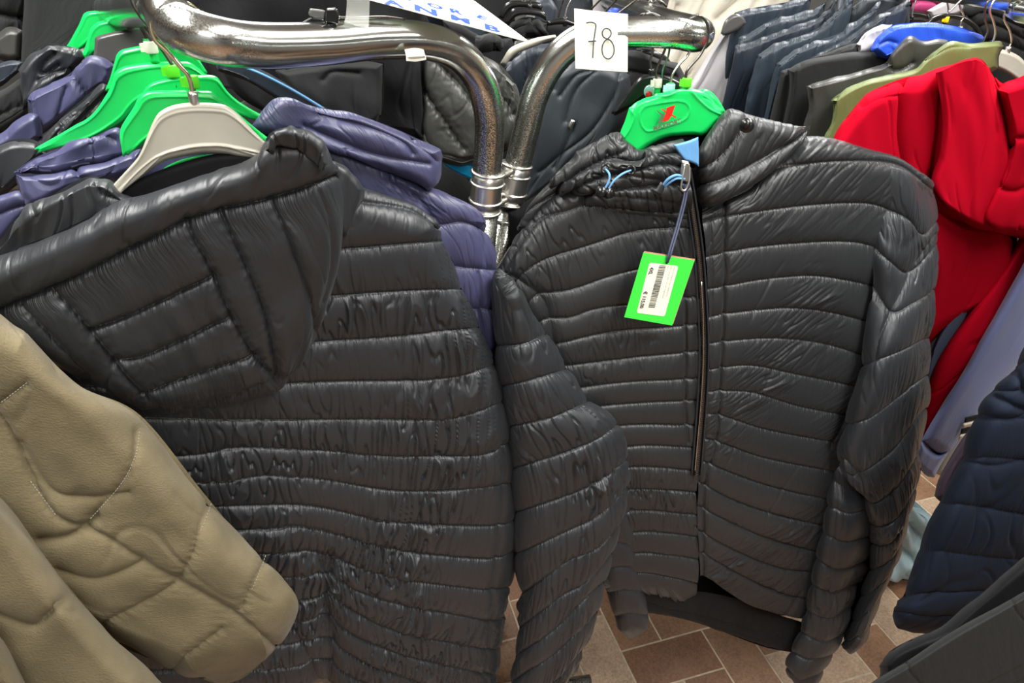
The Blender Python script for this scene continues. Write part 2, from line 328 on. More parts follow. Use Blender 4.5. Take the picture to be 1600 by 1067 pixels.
# terracotta tiles laid in herringbone
def tile_mat(name, c):
    m = mat(name, c, .30, spec=.5); nt = m.node_tree; p = nt.nodes['Principled BSDF']; tc = node(nt, 'ShaderNodeTexCoord')
    a = node(nt, 'ShaderNodeTexNoise'); a.inputs['Scale'].default_value = 180; a.inputs['Detail'].default_value = 4
    b = node(nt, 'ShaderNodeTexNoise'); b.inputs['Scale'].default_value = 7; b.inputs['Detail'].default_value = 5
    nt.links.new(tc.outputs['Object'], a.inputs['Vector']); nt.links.new(tc.outputs['Object'], b.inputs['Vector'])
    ad = node(nt, 'ShaderNodeMath', operation='MULTIPLY_ADD'); ad.inputs[1].default_value = .5; nt.links.new(a.outputs['Fac'], ad.inputs[0]); 
    h = node(nt, 'ShaderNodeMath', operation='MULTIPLY'); h.inputs[1].default_value = .5; nt.links.new(b.outputs['Fac'], h.inputs[0]); nt.links.new(h.outputs[0], ad.inputs[2])
    r = node(nt, 'ShaderNodeValToRGB'); r.color_ramp.elements[0].position = .38; r.color_ramp.elements[1].position = .62
    r.color_ramp.elements[0].color = (*[k * .72 for k in c], 1); r.color_ramp.elements[1].color = (*[k * 1.35 for k in c], 1)
    nt.links.new(ad.outputs[0], r.inputs[0]); nt.links.new(r.outputs[0], p.inputs['Base Color'])
    bp = node(nt, 'ShaderNodeBump'); bp.inputs['Strength'].default_value = .25; bp.inputs['Distance'].default_value = .001
    nt.links.new(a.outputs['Fac'], bp.inputs['Height']); nt.links.new(bp.outputs['Normal'], p.inputs['Normal'])
    return m
TM = [tile_mat('terracotta_tile', (.23, .13, .076)), tile_mat('terracotta_tile_pale', (.36, .255, .175)), tile_mat('terracotta_tile_dark', (.18, .092, .050))]
SZ = .125; TA = math.radians(16.5); TO = np.array([.543, 1.285]); e1 = np.array([math.cos(TA), math.sin(TA)]); e2 = np.array([-e1[1], e1[0]])
def tile_verts(w, h, g=.005):
    V = []
    for z, i in ((-.004, 0), (.0022, 0), (.0032, .0012)):
        a, b = w / 2 - g / 2 - i, h / 2 - g / 2 - i; V += [(-a, -b, z), (a, -b, z), (a, b, z), (-a, b, z)]
    Fc = [(0, 1, 5, 4), (1, 2, 6, 5), (2, 3, 7, 6), (3, 0, 4, 7), (4, 5, 9, 8), (5, 6, 10, 9), (6, 7, 11, 10), (7, 4, 8, 11), (8, 9, 10, 11)]
    return V, Fc
tv_, tf_ = tile_verts(2 * SZ, SZ); tms = []
for mm in TM: me = bpy.data.meshes.new('tile'); me.from_pydata(tv_, [], tf_); me.materials.append(mm); tms.append(me)
tiles = []
for k in range(-60, 70):
    for mI in range(-25, 26):
        x = k + 4 * mI
        tiles.append((x - 1, k + .5 - 1, 0)); tiles.append((x + 1.5, k, 90))   # lying / standing tile of the herringbone
rest_v, rest_f, near = [], [], []
for tx, ty, r in tiles:
    w = TO + e1 * tx * SZ + e2 * ty * SZ
    if not (RX0 + .15 < w[0] < RX1 - .15 and RY0 + .15 < w[1] < RY1 - .15): continue
    if .0 < w[0] < 2.0 and .75 < w[1] < 2.6: near.append((w, r))
    else:
        a = TA + math.radians(r); b = len(rest_v); c, s = math.cos(a), math.sin(a)
        rest_v += [(w[0] + c * x - s * y, w[1] + s * x + c * y, z) for x, y, z in tv_]; rest_f += [tuple(i + b for i in f) for f in tf_]
near.sort(key=lambda t: (t[0][0] - .9) ** 2 + (t[0][1] - 1.3) ** 2)
for w, r in near[290:]:
    a = TA + math.radians(r); b = len(rest_v); c, s = math.cos(a), math.sin(a)
    rest_v += [(w[0] + c * x - s * y, w[1] + s * x + c * y, z) for x, y, z in tv_]; rest_f += [tuple(i + b for i in f) for f in tf_]
fo = np.array(fl.location)
for w, r in near[:290]:
    o = bpy.data.objects.new('tile', random.choice(tms)); COL.objects.link(o); o.parent = fl
    o.location = (w[0] - fo[0], w[1] - fo[1], -fo[2] + random.uniform(-.0004, .0004)); o.rotation_euler = (0, 0, TA + math.radians(r))
o = link('tiles', mesh(rest_v, rest_f), TM[0], fl, kind='stuff', smooth=False)

# ------------------------------------------------------------------ rack frames
def V3(px, py, Y): return Pl(0, Y).at(px, py)
ZR = 1.605
r1 = thing('clothes_rack', 'chrome tube clothes rack on the left with a wide rounded end bend', 'clothes rack', (-.05, 1.03, 0))
p1 = [V3(205, -38, 1.35), V3(222, -14, 1.02), V3(240, 10, .80), V3(275, 40, .722), V3(330, 61, .715), V3(400, 71, .75), V3(500, 69, .81), V3(590, 62, .868), V3(660, 64, .92), V3(712, 82, .965), V3(748, 122, 1.0), V3(764, 175, 1.02), V3(764, 230, 1.03), V3(758, 300, 1.035)]
p1 = [np.array([-1.15, 1.95, ZR])] + [np.array([-.72, 1.32, ZR])] + p1[2:]
tube('rail', p1, .0222, 'chrome', r1, seg=28, sub=10)
def post(parent, top, bot, m='chrome'):
    return tube('post', [top, bot], .0222, m, parent, seg=28)
a1 = V3(759, 292, 1.034); b1 = V3(752, 400, 1.035); d = (b1 - a1) / (a1[2] - b1[2]); post(r1, a1, a1 + d * (a1[2] - .03))
post(r1, np.array([-1.15, 1.95, ZR]), np.array([-1.2, 2.0, .03]))
for q_ in ((a1 + d * (a1[2] - .05)), np.array([-1.2, 2.0, .05])):
    tube('foot', [q_ + (-.22, -.18, 0), q_ + (.22, .18, 0)] if False else [q_ + (-.20, -.10, 0), q_ + (.12, .25, 0)], .018, 'chrome', r1, seg=14)
r2 = thing('clothes_rack', 'chrome tube clothes rack in the centre holding the numbered card', 'clothes rack', (.02, 1.09, 0))
p2 = [V3(799, 302, 1.088), V3(808, 262, 1.09), V3(822, 205, 1.088), V3(836, 150, 1.085), V3(862, 100, 1.08), V3(898, 66, 1.077), V3(940, 53, 1.075), V3(1000, 50, 1.075), V3(1055, 52, 1.078), V3(1087, 58, 1.10)]
e_ = p2[-1]; p2 += [e_ + (.018, .05, 0.002), e_ + (.010, .12, 0.002), e_ + (0, .3, 0.), e_ + (-.02, .8, 0), e_ + (-.05, 1.5, 0)]
tube('rail', p2, .0212, 'chrome', r2, seg=28, sub=10)
a2 = V3(808, 262, 1.09); b2 = V3(783, 392, 1.085); d = (b2 - a2) / (a2[2] - b2[2]); post(r2, a2 + d * .07, a2 + d * (a2[2] - .03))
post(r2, e_ + (-.05, 1.5, 0), np.array([*(e_ + (-.05, 1.5, 0))[:2], .03]))
for q_ in (a2 + d * (a2[2] - .05), np.array([*(e_ + (-.05, 1.5, 0))[:2], .05])): tube('foot', [q_ + (-.05, -.02, 0), q_ + (.45, .05, 0)], .018, 'chrome', r2, seg=14)
# double tube clamp binding the two posts
cl = thing('tube_clamp', 'metal double tube clamp with slotted screw binding the two posts', 'clamp', (*(a1[:2] + a2[:2]) / 2, 1.25))
def along(a, b, t): return a * (1 - t) + b * t
for (a, b, y0, y1, yy) in ((V3(763, 268, 1.032), V3(757, 330, 1.035), 0, 1, 1.03), (V3(807, 256, 1.09), V3(795, 318, 1.087), 0, 1, 1.088)):
    tube('clamp_shell', [a, b], .0245, 'zinc', cl, seg=28)
    ax = (b - a) / np.linalg.norm(b - a)
    for t in (0.02, .28, .72, .98):
        c_ = along(a, b, t); tube('clamp_rib', [c_ - ax * .0022, c_ - ax * .0008, c_ + ax * .0008, c_ + ax * .0022], [.0245, .0272, .0272, .0245], 'zinc', cl, seg=28, sub=2)
    c_ = along(a, b, 1.42); tube('collar', [c_ - ax * .002, c_ + ax * .002], .0222, 'zinc', cl, seg=28)
sc = V3(783, 291, 1.045); nn = CAM - sc; nn /= np.linalg.norm(nn)
for t in (0.15, .85):
    a = along(V3(763, 268, 1.02), V3(757, 330, 1.02), t); b = along(V3(807, 256, 1.075), V3(795, 318, 1.075), t); tube('clamp_bridge', [a, (a + b) / 2 + (0, -.006, -.003), b], .0055, 'zinc', cl, seg=10)
s_ = disc('screw', sc, nn, .0075, .008, 'zinc', cl); sx = np.cross(nn, [0, 0, 1.]); sx /= np.linalg.norm(sx); sy = np.cross(nn, sx)
dd = sx * .7 + sy * .7; e3 = np.cross(nn, dd); c0 = sc + nn * .0083
plate('screw_slot', [c0 - dd * .0065 - e3 * .0009, c0 + dd * .0065 - e3 * .0009, c0 + dd * .0065 + e3 * .0009, c0 - dd * .0065 + e3 * .0009], nn, .0006, 'black_plastic', s_)

# ------------------------------------------------------------------ card with the number 78
P78 = Pl(.12, 1.046, 0, .04); crd = thing('number_card', 'white square paper card handwritten with the number 78', 'card', tuple(P78.at(940, 112)))
patch('card_sheet', [[(897, 13), (938, 18), (981, 22)], [(898, 60), (940, 63), (981, 67)], [(899, 107), (940, 110), (980.5, 112.5)]], 'card', P78, crd, R=.0006, rw=3, q=4, fold=(.0006, 12, 9))
def pen(pl, pts, o=-.0028): return wire('pen_stroke', pl, [(x, y, o) for x, y in pts], .00085, 'ink', crd)
c7 = lambda L: [(760 + x / 6.667, y / 6.667) for x, y in L]
pen(P78, c7([(1040, 240), (1085, 232), (1130, 245), (1140, 275), (1130, 350), (1118, 430), (1112, 520), (1108, 605)]))
pen(P78, c7([(1062, 432), (1100, 430), (1142, 427)]))
pen(P78, c7([(1255, 405), (1220, 385), (1207, 345), (1225, 305), (1260, 297), (1293, 320), (1298, 360), (1275, 395), (1240, 420), (1212, 470), (1205, 530), (1222, 585), (1260, 613), (1300, 600), (1328, 550), (1325, 480), (1295, 425), (1255, 403)]))
# ------------------------------------------------------------------ sheet of printed paper taped above the rail
PSh = [V3(480, -10, .86), V3(826, 64, .93), V3(748, 5, 1.05), V3(640, -40, 1.20)]
# flat sheet: solve a plane through three of its points
sA, sB, sC = V3(560, -6, .87), V3(827, 65, .91), V3(745, 4, 1.03); nS = np.cross(sB - sA, sC - sA); nS /= np.linalg.norm(nS); nS *= np.sign(nS[2])
class Fp:
    def __init__(s, p, n): s.p, s.nn = np.array(p), np.array(n)
    def at(s, px, py, o=0.):
        d_ = Pl(0, 1).at(px, py) - CAM; t = np.dot(s.p - CAM, s.nn) / np.dot(d_, s.nn); return CAM + d_ * t + s.nn * o
FS = Fp(sA, nS); shp = thing('printed_sheet', 'white paper sheet printed with large blue capitals taped over the left rail', 'paper', tuple(sB))
ex = (sB - sA) / np.linalg.norm(sB - sA); ey = np.cross(nS, ex); c3 = sC - sB; lx = np.dot(sA - sB, ex) - .06
W2 = .15; dirR = c3 / np.linalg.norm(c3)
plate('sheet', [sB, sB + dirR * W2, sB + dirR * W2 + ex * lx, sB + ex * lx], nS, .0012, 'paper', shp)
for ch, a, b, c, d_ in (('B', (758, 45), (803, 58), .030, 1), ('M', (705, 30), (748, 42), .03, 1), ('N', (648, 16), (700, 30), .03, 1), ('A', (600, 5), (642, 15), .03, 1),
                        ('E', (744, 27), (775, 38), .03, 1), ('R', (704, 19), (738, 28), .03, 1), ('O', (666, 8), (698, 18), .03, 1), ('S', (628, -2), (660, 7), .03, 1), ('C', (690, 3), (735, 13), .03, 1)):
    A0 = FS.at(*a); B0 = FS.at(*b); text('letter', ch, A0, B0 - A0, nS, np.linalg.norm(B0 - A0) * .95, 'blue_ink' if ch != 'C' else 'faded_ink', shp, bold=.045)
tpe = thing('adhesive_tape', 'clear sticky tape strip holding the blue lettered sheet to the rail', 'tape', tuple(V3(560, 30, .84)))
patch('strip', [[(542, -8), (560, -9), (578, -8)], [(541, 22), (560, 22), (577, 22)], [(536, 40, -.004), (556, 41, -.004), (576, 43, -.004)]], 'tape', Pl(-.18, .832, .2), tpe, R=.0004, rw=2, q=4, fold=(.0005, 30, 30))
stk = thing('torn_sticker', 'torn white paper sticker left under the left rail', 'sticker', tuple(V3(648, 96, .9)))
patch('paper_scrap', [[(632, 77), (648, 75), (662, 77)], [(634, 84), (650, 82), (664, 84)], [(635, 95), (650, 96), (666, 93)]], 'paper', Pl(-.13, .862, .2), stk, R=.0006, rw=2, q=2.5, fold=(.001, 60, 60))
# ------------------------------------------------------------------ right hand quilted jacket (front view, hanging on the centre rack)
PR = Pl(.25, 1.03, .22, .10)
rj = thing('quilted_jacket', 'black quilted hooded jacket facing front with green price tag and blue cords', 'jacket', (.25, 1.02, .45), 'hooded black quilted jackets')
del rj['group']
lf = [
 [(775,425),(800,385),(850,325),(905,290),(1000,300),(1082,322)],
 [(785,435),(837,352),(885,330),(940,316),(1084,330)],
 [(792,456),(819,425),(850,405),(912,384),(987,361),(1052,355),(1086,357)],
 [(812,490),(839,461),(892,451),(949,431),(999,418),(1062,408),(1088,406)],
 [(826,520),(847,500),(892,494),(926,482),(977,474),(1062,465),(1092,462)],
 [(836,560),(861,541),(920,524),(977,514),(1033,510),(1094,505)],
 [(842,590),(873,574),(949,562),(1005,555),(1096,547)],
 [(850,622),(904,605),(977,595),(1067,591),(1097,590)],
 [(858,655),(926,635),(991,628),(1067,625),(1097,625)],
 [(864,690),(949,666),(1005,661),(1070,663),(1096,664)],
 [(870,715),(977,696),(1030,694),(1074,698),(1092,699)],
 [(876,745),(974,728),(1030,728),(1082,734),(1090,735)],
 [(880,780),(974,763),(1030,763),(1086,768)],
 [(884,812),(976,796),(1030,797),(1088,804)],
 [(888,845),(988,830),(1040,831),(1090,838)],
 [(890,875),(992,863),(1045,866),(1090,873)],
 [(895,905),(996,894),(1045,901),(1088,909)],
 [(960,915),(1005,926),(1045,938),(1068,941),(1084,930)]]
EDG = .006
patch('front_panel', lf, 'black_nylon_warm', PR, rj, R=.035, rw=38, edges='ltb', A=.0062, wr=(.0030, 34, 1.), puck=.0010, seed=1.1, fold=(.004, 5, 4), prof=.36,
      lines=[([(1052,345),(1066,420),(1070,520),(1070,620),(1074,690)], 3., .007), ([(1070,360),(1084,500),(1086,690)], 2.5, .002),
             ([(800,430),(850,470),(866,540),(880,580)], 9, .006)])
rf = [
 [(1097,324),(1136,311),(1192,277),(1232,240),(1256,214),(1300,216),(1350,233),(1400,252),(1446,280)],
 [(1097,334),(1170,300),(1209,266),(1277,254),(1347,251),(1389,254),(1417,266),(1454,296)],
 [(1096,346),(1136,337),(1220,325),(1319,317),(1375,322),(1432,352)],
 [(1101,401),(1133,393),(1192,384),(1305,377),(1361,384),(1418,412)],
 [(1103,451),(1136,445),(1192,436),(1277,431),(1364,447),(1412,470)],
 [(1105,495),(1134,489),(1231,481),(1300,488),(1362,504),(1395,516)],
 [(1105,536),(1130,532),(1205,528),(1287,537),(1359,558),(1390,570)],
 [(1106,576),(1124,573),(1175,570),(1250,586),(1347,605),(1380,612)],
 [(1103,611),(1121,609),(1175,612),(1250,635),(1325,650),(1370,660)],
 [(1100,645),(1122,646),(1194,669),(1302,691),(1350,700)],
 [(1097,684),(1117,687),(1194,714),(1297,736),(1345,745)],
 [(1092,718),(1108,723),(1170,748),(1239,769),(1296,781),(1340,788)],
 [(1090,752),(1101,757),(1153,783),(1222,807),(1287,822),(1330,828)],
 [(1088,788),(1098,793),(1170,829),(1222,848),(1275,862),(1320,868)],
 [(1088,826),(1098,831),(1153,862),(1215,887),(1268,893),(1310,896)],
 [(1090,860),(1102,865),(1153,896),(1222,927),(1260,934),(1300,938)],
 [(1092,898),(1108,903),(1136,924),(1177,948),(1239,964),(1280,968)]]
patch('front_panel', rf, 'black_nylon_warm', PR, rj, R=.04, rw=46, edges='rt', A=.0060, wr=(.0026, 26, .9), puck=.0010, seed=4.6, slant=2.2, fold=(.005, 5, 3), prof=.36,
      lines=[([(1131,320),(1131,450),(1126,570),(1117,690),(1100,760),(1098,900)], 3.2, .008), ([(1108,345),(1110,500),(1103,640),(1092,750)], 2.5, .003),
             ([(1366,440),(1364,500),(1350,590),(1325,650),(1300,700)], 9, .008)])
patch('hem', [[(985,915),(1040,930),(1090,925),(1150,935),(1200,955),(1262,975)], [(990,935),(1040,950),(1092,962),(1140,975),(1195,992),(1250,1002)], [(1000,956),(1050,963),(1106,978),(1140,991),(1195,1011),(1243,1020)]],
      'deep_black', PR, rj, R=.02, rw=14, edges='lrb', q=2.2, o=.012, fold=(.004, 12, 6), wr=(.002, 60, 1.), A=.002)
# zip: two dark tapes and bright teeth
zc = [(1071,262),(1076,290),(1084,340),(1092,400),(1097,470),(1100,540),(1098,610),(1093,680),(1088,742)]
zl = lambda dx, o=0: [(x + dx, y, o) for x, y in zc]
tp = patch('zip_tape', [[(x - 9, y), (x, y), (x + 9, y)] for x, y in zc], 'deep_black', PR, rj, R=.003, rw=4, edges='lr', q=2, o=-.006, back=False)
wire('zip_tape', PR, zl(-7, -.008), .0018, 'black_nylon', rj); wire('zip_tape', PR, zl(7, -.008), .0018, 'black_nylon', rj)
tv3, tf3 = [], []; zz = resample(zc, 330)
for i, (x, y, _) in enumerate(zz):
    c = PR.at(x + (-1.2 if i % 2 else 1.2), y, -.0110); w_, h_, t_ = .0019, .0009, .0014; b = len(tv3)
    for z in (-1, 1):
        for a, bb in ((-1, -1), (1, -1), (1, 1), (-1, 1)): tv3.append(c + (a * w_, bb * t_, z * h_))
    tf3 += [tuple(k + b for k in f) for f in ((3, 2, 1, 0), (4, 5, 6, 7), (0, 1, 5, 4), (1, 2, 6, 5), (2, 3, 7, 6), (3, 0, 4, 7))]
zt = link('zip_teeth', mesh(tv3, tf3), 'dark_wire', rj, smooth=False, kind='stuff')
wire('zip_piping', PR, [(1096,440,-.012),(1099,500,-.012),(1099,560,-.012),(1096,620,-.012),(1090,690,-.012),(1086,735,-.012)], .0011, 'steel_wire', rj)
sl = patch('zip_slider', [[(1066,250),(1076,252)], [(1063,268),(1079,270)], [(1064,282),(1078,284)]], 'zinc', PR, rj, R=.003, rw=4, o=-.042, q=2)
zp = wire('zip_pull', PR, [(1070,256,-.052),(1067,275,-.054),(1064,294,-.054),(1071,297,-.054),(1077,280,-.054),(1076,258,-.052),(1070,256,-.052)], .0017, 'zinc', sl)
# hood, draped round the hanger
patch('hood', [
 [(860,284),(905,240),(940,216),(964,206),(974,222),(997,244),(1042,233),(1066,226)],
 [(868,293),(915,264),(955,248),(985,252),(1010,256),(1045,246),(1070,244)],
 [(885,300),(930,278),(985,264),(1040,258),(1072,262)],
 [(905,306),(950,296),(1000,292),(1040,286),(1076,288)],
 [(925,316),(980,324),(1035,334),(1080,330)]], 'black_nylon_warm', PR, rj, R=.04, rw=34, edges='ltb', o=-.02, A=.010, wr=(.004, 28, 1.), puck=.0008, seed=2.2, fold=(.006, 9, 9), prof=.6,
 lines=[([(862,298),(905,268),(940,250),(972,238)], 4, .006), ([(955,268),(1000,276),(1060,282)], 4, .005), ([(930,300),(985,304),(1072,316)], 3, .004)])
patch('hood', [[(925,310),(965,300),(1020,306),(1078,312)], [(935,322),(985,325),(1035,330),(1080,334)], [(960,332),(1000,338),(1045,344),(1084,346)]], 'black_nylon_warm', PR, rj, R=.03, rw=16, edges='lb', o=-.004, A=.004, wr=(.003, 28, 1.), seed=3.7, q=2)
patch('hood', [
 [(818,352),(830,322),(850,296),(868,282)], [(815,352),(838,318),(880,292),(912,270)], [(815,362),(850,322),(890,300),(925,290)]], 'black_nylon_warm', PR, rj, R=.03, rw=14, o=.02, A=.006, wr=(.004, 40, 1), seed=8, q=2)
patch('collar', [
 [(1092,240),(1108,208),(1137,171),(1165,178),(1200,188),(1228,198),(1254,209)],
 [(1097,288),(1136,275),(1192,246),(1228,224),(1256,210)],
 [(1104,324),(1136,313),(1192,279),(1232,244),(1258,214)]], 'black_nylon_warm', PR, rj, R=.03, rw=20, edges='lt', o=-.014, A=.010, wr=(.0028, 26, .8), puck=.0006, seed=6.1, slant=2, fold=(.0015, 9, 9),
 lines=[([(1096,262),(1120,246),(1140,224),(1158,200)], 5, .008)])
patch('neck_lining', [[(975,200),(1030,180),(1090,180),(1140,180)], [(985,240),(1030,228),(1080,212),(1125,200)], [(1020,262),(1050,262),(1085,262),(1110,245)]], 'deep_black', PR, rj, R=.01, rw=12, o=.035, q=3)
patch('zip_guard', [[(1051,226),(1072,221),(1091,214)], [(1060,238),(1078,238),(1092,238)], [(1070,250),(1082,254),(1092,260)]], 'steel_blue', PR, rj, R=.004, rw=4, o=-.034, q=1.6, fold=(.001, 20, 20), label='sky blue fabric zip guard')
nR = PR.n()
sn = disc('snap_button', PR.at(1167, 196, -.040), CAM - PR.at(1167, 196), .0105, .006, 'black_plastic', rj); disc('snap_cap', PR.at(1166, 194, -.046), CAM - PR.at(1167, 196), .0062, .005, 'black_plastic', sn)
for ex_, ey_ in ((946, 264), (986, 266)):
    ring('eyelet', PR.at(ex_, ey_, -.044), CAM - PR.at(ex_, ey_), .0055, .0018, 'black_plastic', rj)
ck = wire('drawcord', PR, [(946,264,-.042),(952,272,-.055),(951,284,-.057),(943,298,-.055)], .0016, 'blue_cord', rj, label='light blue elastic drawcord')
wire('drawcord', PR, [(986,266,-.042),(972,272,-.055),(958,284,-.057),(948,300,-.055)], .0016, 'blue_cord', rj, label='light blue elastic drawcord')
disc('cord_toggle', PR.at(940, 300, -.052), nR + np.array([-.6, 0, .4]), .008, .009, 'black_plastic', rj); disc('cord_toggle', PR.at(948, 302, -.050), nR + np.array([.5, 0, .3]), .008, .010, 'black_plastic', rj)
wire('drawcord', PR, [(1036,290,-.045),(1044,280,-.052),(1056,274,-.055),(1066,276,-.05)], .0022, 'blue_cord', rj); wire('drawcord', PR, [(1038,292,-.045),(1048,284,-.052),(1058,279,-.055),(1070,280,-.05)], .0018, 'blue_cord', rj)
patch('cord_tab', [[(1032,284),(1040,288)], [(1026,294),(1036,300)], [(1020,302),(1029,307)]], 'black_nylon_warm', PR, rj, R=.003, rw=4, o=-.048, q=2)
# sleeves
patch('sleeve', [
 [(1376,256,.012),(1417,266,.0),(1452,292,.02)],
 [(1374,322,.012),(1417,341,-.008),(1443,366,-.004),(1462,345,.01)],
 [(1366,384,.008),(1389,407,-.02),(1424,426,-.016),(1462,380,.01)],
 [(1364,447,-.006),(1393,487,-.035),(1424,474,-.03),(1458,452,-.01)],
 [(1350,572,-.045),(1377,559,-.055),(1412,544,-.05),(1450,527,-.03)],
 [(1326,664,-.055),(1345,657,-.055),(1400,622,-.055),(1448,586,-.055)],
 [(1312,722,-.055),(1338,742,-.055),(1400,695,-.055),(1444,637,-.055)],
 [(1345,772,-.055),(1364,787,-.055),(1395,767,-.055),(1434,706,-.055)],
 [(1360,815,-.055),(1376,822,-.055),(1402,806,-.055),(1430,760,-.055)],
 [(1364,850,-.055),(1388,847,-.055),(1418,806,-.055)],
 [(1362,892,-.055),(1385,880,-.055),(1408,845,-.055)],
 [(1350,932,-.055),(1370,920,-.055),(1395,882,-.055)],
 [(1336,972,-.055),(1350,965,-.055),(1374,930,-.055)],
 [(1322,1002,-.055),(1335,1000,-.055),(1356,975,-.055)],
 [(1318,1012,-.055),(1330,1022,-.055),(1346,1005,-.055)]], 'black_nylon', PR, rj, R=.05, rw=36, edges='lrb', lfrom=3.2, o=-.006, A=.007, wr=(.0032, 30, 1.), puck=.0012, seed=7.3, fold=(.005, 8, 6), prof=.4,
 lines=[([(1460,365),(1434,408),(1392,487),(1377,520),(1368,560)], 4, .006), ([(1320,716),(1345,744),(1352,770)], 6, .008)])
patch('sleeve', [
 [(778,420),(785,432),(800,450)],
 [(779,470),(800,466),(822,488)],
 [(779,540),(819,535),(852,522)],
 [(781,604),(837,590),(880,578)],
 [(790,668),(856,652),(914,630)],
 [(798,733),(875,708),(930,685),(962,664)],
 [(806,800),(878,776),(930,752),(976,718)],
 [(808,864),(878,831),(930,805),(974,762)],
 [(818,928),(878,879),(930,855),(966,816)],
 [(813,982),(871,934),(915,910),(954,864)],
 [(808,1026),(830,1008),(878,972),(940,908)],
 [(800,1068),(830,1044),(878,1010),(929,955)],
 [(793,1108),(830,1085),(870,1060),(908,1008)],
 [(788,1148),(800,1140),(850,1110),(888,1058)]], 'black_nylon', PR, rj, R=.06, rw=60, edges='lrtb', o=-.095, A=.008, seams=[0] + list(range(2, 14)), wr=(.0040, 30, 1.1), puck=.0013, seed=9.4, fold=(.004, 7, 5), prof=.4)

# the jacket hanging close behind it: its two lower sleeves show
bj = thing('quilted_jacket', 'black quilted jacket mostly hidden behind, its dark lower sleeves showing beside the front jacket hem', 'jacket', (.3, 1.1, .4))
PB = Pl(.25, 1.06, .22, .10)
patch('sleeve', [
 [(1316,668,.05),(1330,672,.05),(1345,690,.05)], [(1297,748,.02),(1330,765,.02),(1372,760,.02)], [(1294,790),(1326,802),(1366,792)], [(1286,832),(1318,846),(1360,836)],
 [(1276,872),(1306,890),(1350,876)], [(1268,912),(1298,926),(1340,910)], [(1260,952),(1290,966),(1328,948)], [(1251,986),(1282,1002),(1315,988)], [(1238,1018),(1264,1030),(1300,1020)], [(1230,1042),(1250,1062),(1286,1046)], [(1238,1062),(1256,1076),(1274,1066)]],
 'black_nylon', PB, bj, R=.045, rw=36, o=-.075, A=.006, wr=(.004, 22, 1.), puck=.0008, seed=3.9, prof=.6, fold=(.004, 9, 6), lines=[([(1312,720),(1306,800),(1296,900),(1278,1000)], 4, .003)])
patch('sleeve', [
 [(930,740),(960,735),(985,760)], [(935,800),(965,795),(990,810)], [(935,850),(968,848),(995,858)], [(940,890),(972,885),(1000,890)], [(950,925),(980,922),(1006,925)], [(962,962),(985,958),(1011,960)], [(968,985),(985,998),(1010,985)]],
 'black_nylon_cool', PB, bj, R=.03, rw=26, o=-.04, A=.004, wr=(.001, 30, 1), seed=5.9, q=2)
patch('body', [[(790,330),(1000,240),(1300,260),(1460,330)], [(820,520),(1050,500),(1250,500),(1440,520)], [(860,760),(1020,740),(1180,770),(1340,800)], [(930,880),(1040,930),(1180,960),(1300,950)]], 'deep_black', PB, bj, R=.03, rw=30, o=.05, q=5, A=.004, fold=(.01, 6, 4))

patch('gap_shade', [[(1310,700),(1340,700),(1380,720)], [(1300,800),(1340,800),(1392,810)], [(1290,900),(1320,900),(1380,900)], [(1290,960),(1310,970),(1350,960)], [(1288,990),(1302,1000),(1326,992)]], 'deep_black', PB, bj, R=.02, rw=12, o=-.01, q=4)  # deep black sheet painting the shade in the gap between the two sleeves
# ------------------------------------------------------------------ swing tag on its cord
PT = Pl(.25, .965, .22, .03); tg = thing('price_tag', 'bright green swing tag with white barcode sticker reading 4XL and 115,00', 'price tag', tuple(PT.at(1010, 505)))
q4 = [PT.at(x, y) for x, y in ((1005.3, 394.8), (1085.3, 407), (1050.2, 508.6), (975.5, 495.6))][::-1]
nT = PT.n(); plate('tag_card', q4, nT, .0009, 'tag_green', tg)
plate('tag_card', [PT.at(x, y, .0030) for x, y in ((1007, 392.8), (1086, 405), (1052, 506), (978, 493))][::-1], nT, .0009, 'tag_edge', tg, label='second card of the tag with a pink edge')
lb = [(1015, 410.5), (1060, 415.8), (1038.5, 494.3), (994.8, 488.8)]
def lp(u, v): # u across (0 left..1 right), v down
    a = np.array(lb[0]) * (1 - u) + np.array(lb[1]) * u; b = np.array(lb[3]) * (1 - u) + np.array(lb[2]) * u; return a * (1 - v) + b * v
lbm = plate('sticker', [PT.at(*lp(u, v), -.0004) for u, v in ((.04, 0), (.96, 0), (1, .03), (1, .97), (.96, 1), (.04, 1), (0, .97), (0, .03))][::-1], nT, .0003, 'card', tg, label='white barcode sticker')
def lpt(u, v, o=-.0008): return PT.at(*lp(u, v), o)
def ltext(s, u, v0, v1, hgt, m='label_ink', bold=.0):
    a, b = lpt(u, v0), lpt(u, v1); text('print', s, a, b - a, nT, hgt, m, lbm, bold=bold, w=np.linalg.norm(b - a))
ltext('4XL', .06, .08, .23, .0085, bold=.03); ltext('€ 115,00', .06, .56, .90, .0085, bold=.03)
ltext('Giacca uomo con cappuccio', .86, .02, .62, .0034, 'faded_ink'); ltext('4XL nero cod. 115 art. trapuntata', .74, .02, .66, .0034, 'faded_ink'); ltext('No 2', .63, .02, .10, .0034, 'faded_ink')
random.seed(3); v = .0; bv, bf = [], []
while v < .84:
    w_ = random.choice((.006, .006, .012, .016)); b = len(bv)
    for uu_, vv_ in ((.33, v + .02), (.56, v + .02), (.56, v + .02 + w_), (.33, v + .02 + w_)): bv.append(lpt(uu_ + .02, vv_))
    bf.append((b + 3, b + 2, b + 1, b)); v += w_ + random.choice((.007, .009, .014))
link('barcode', mesh(bv, bf), 'label_ink', lbm, smooth=False)
PTc = PT
for dx in (-1.8, 1.8):
    tube('tag_cord', [PR.at(1072 + dx * .3, 288, -.03), PR.at(1070 + dx, 310, -.035), PR.at(1060 + dx, 350, -.045), PT.at(1047 + dx, 395, -.003), PT.at(1042.5 + dx * .3, 410, -.002)], .0016, 'navy_cord', tg, seg=8)
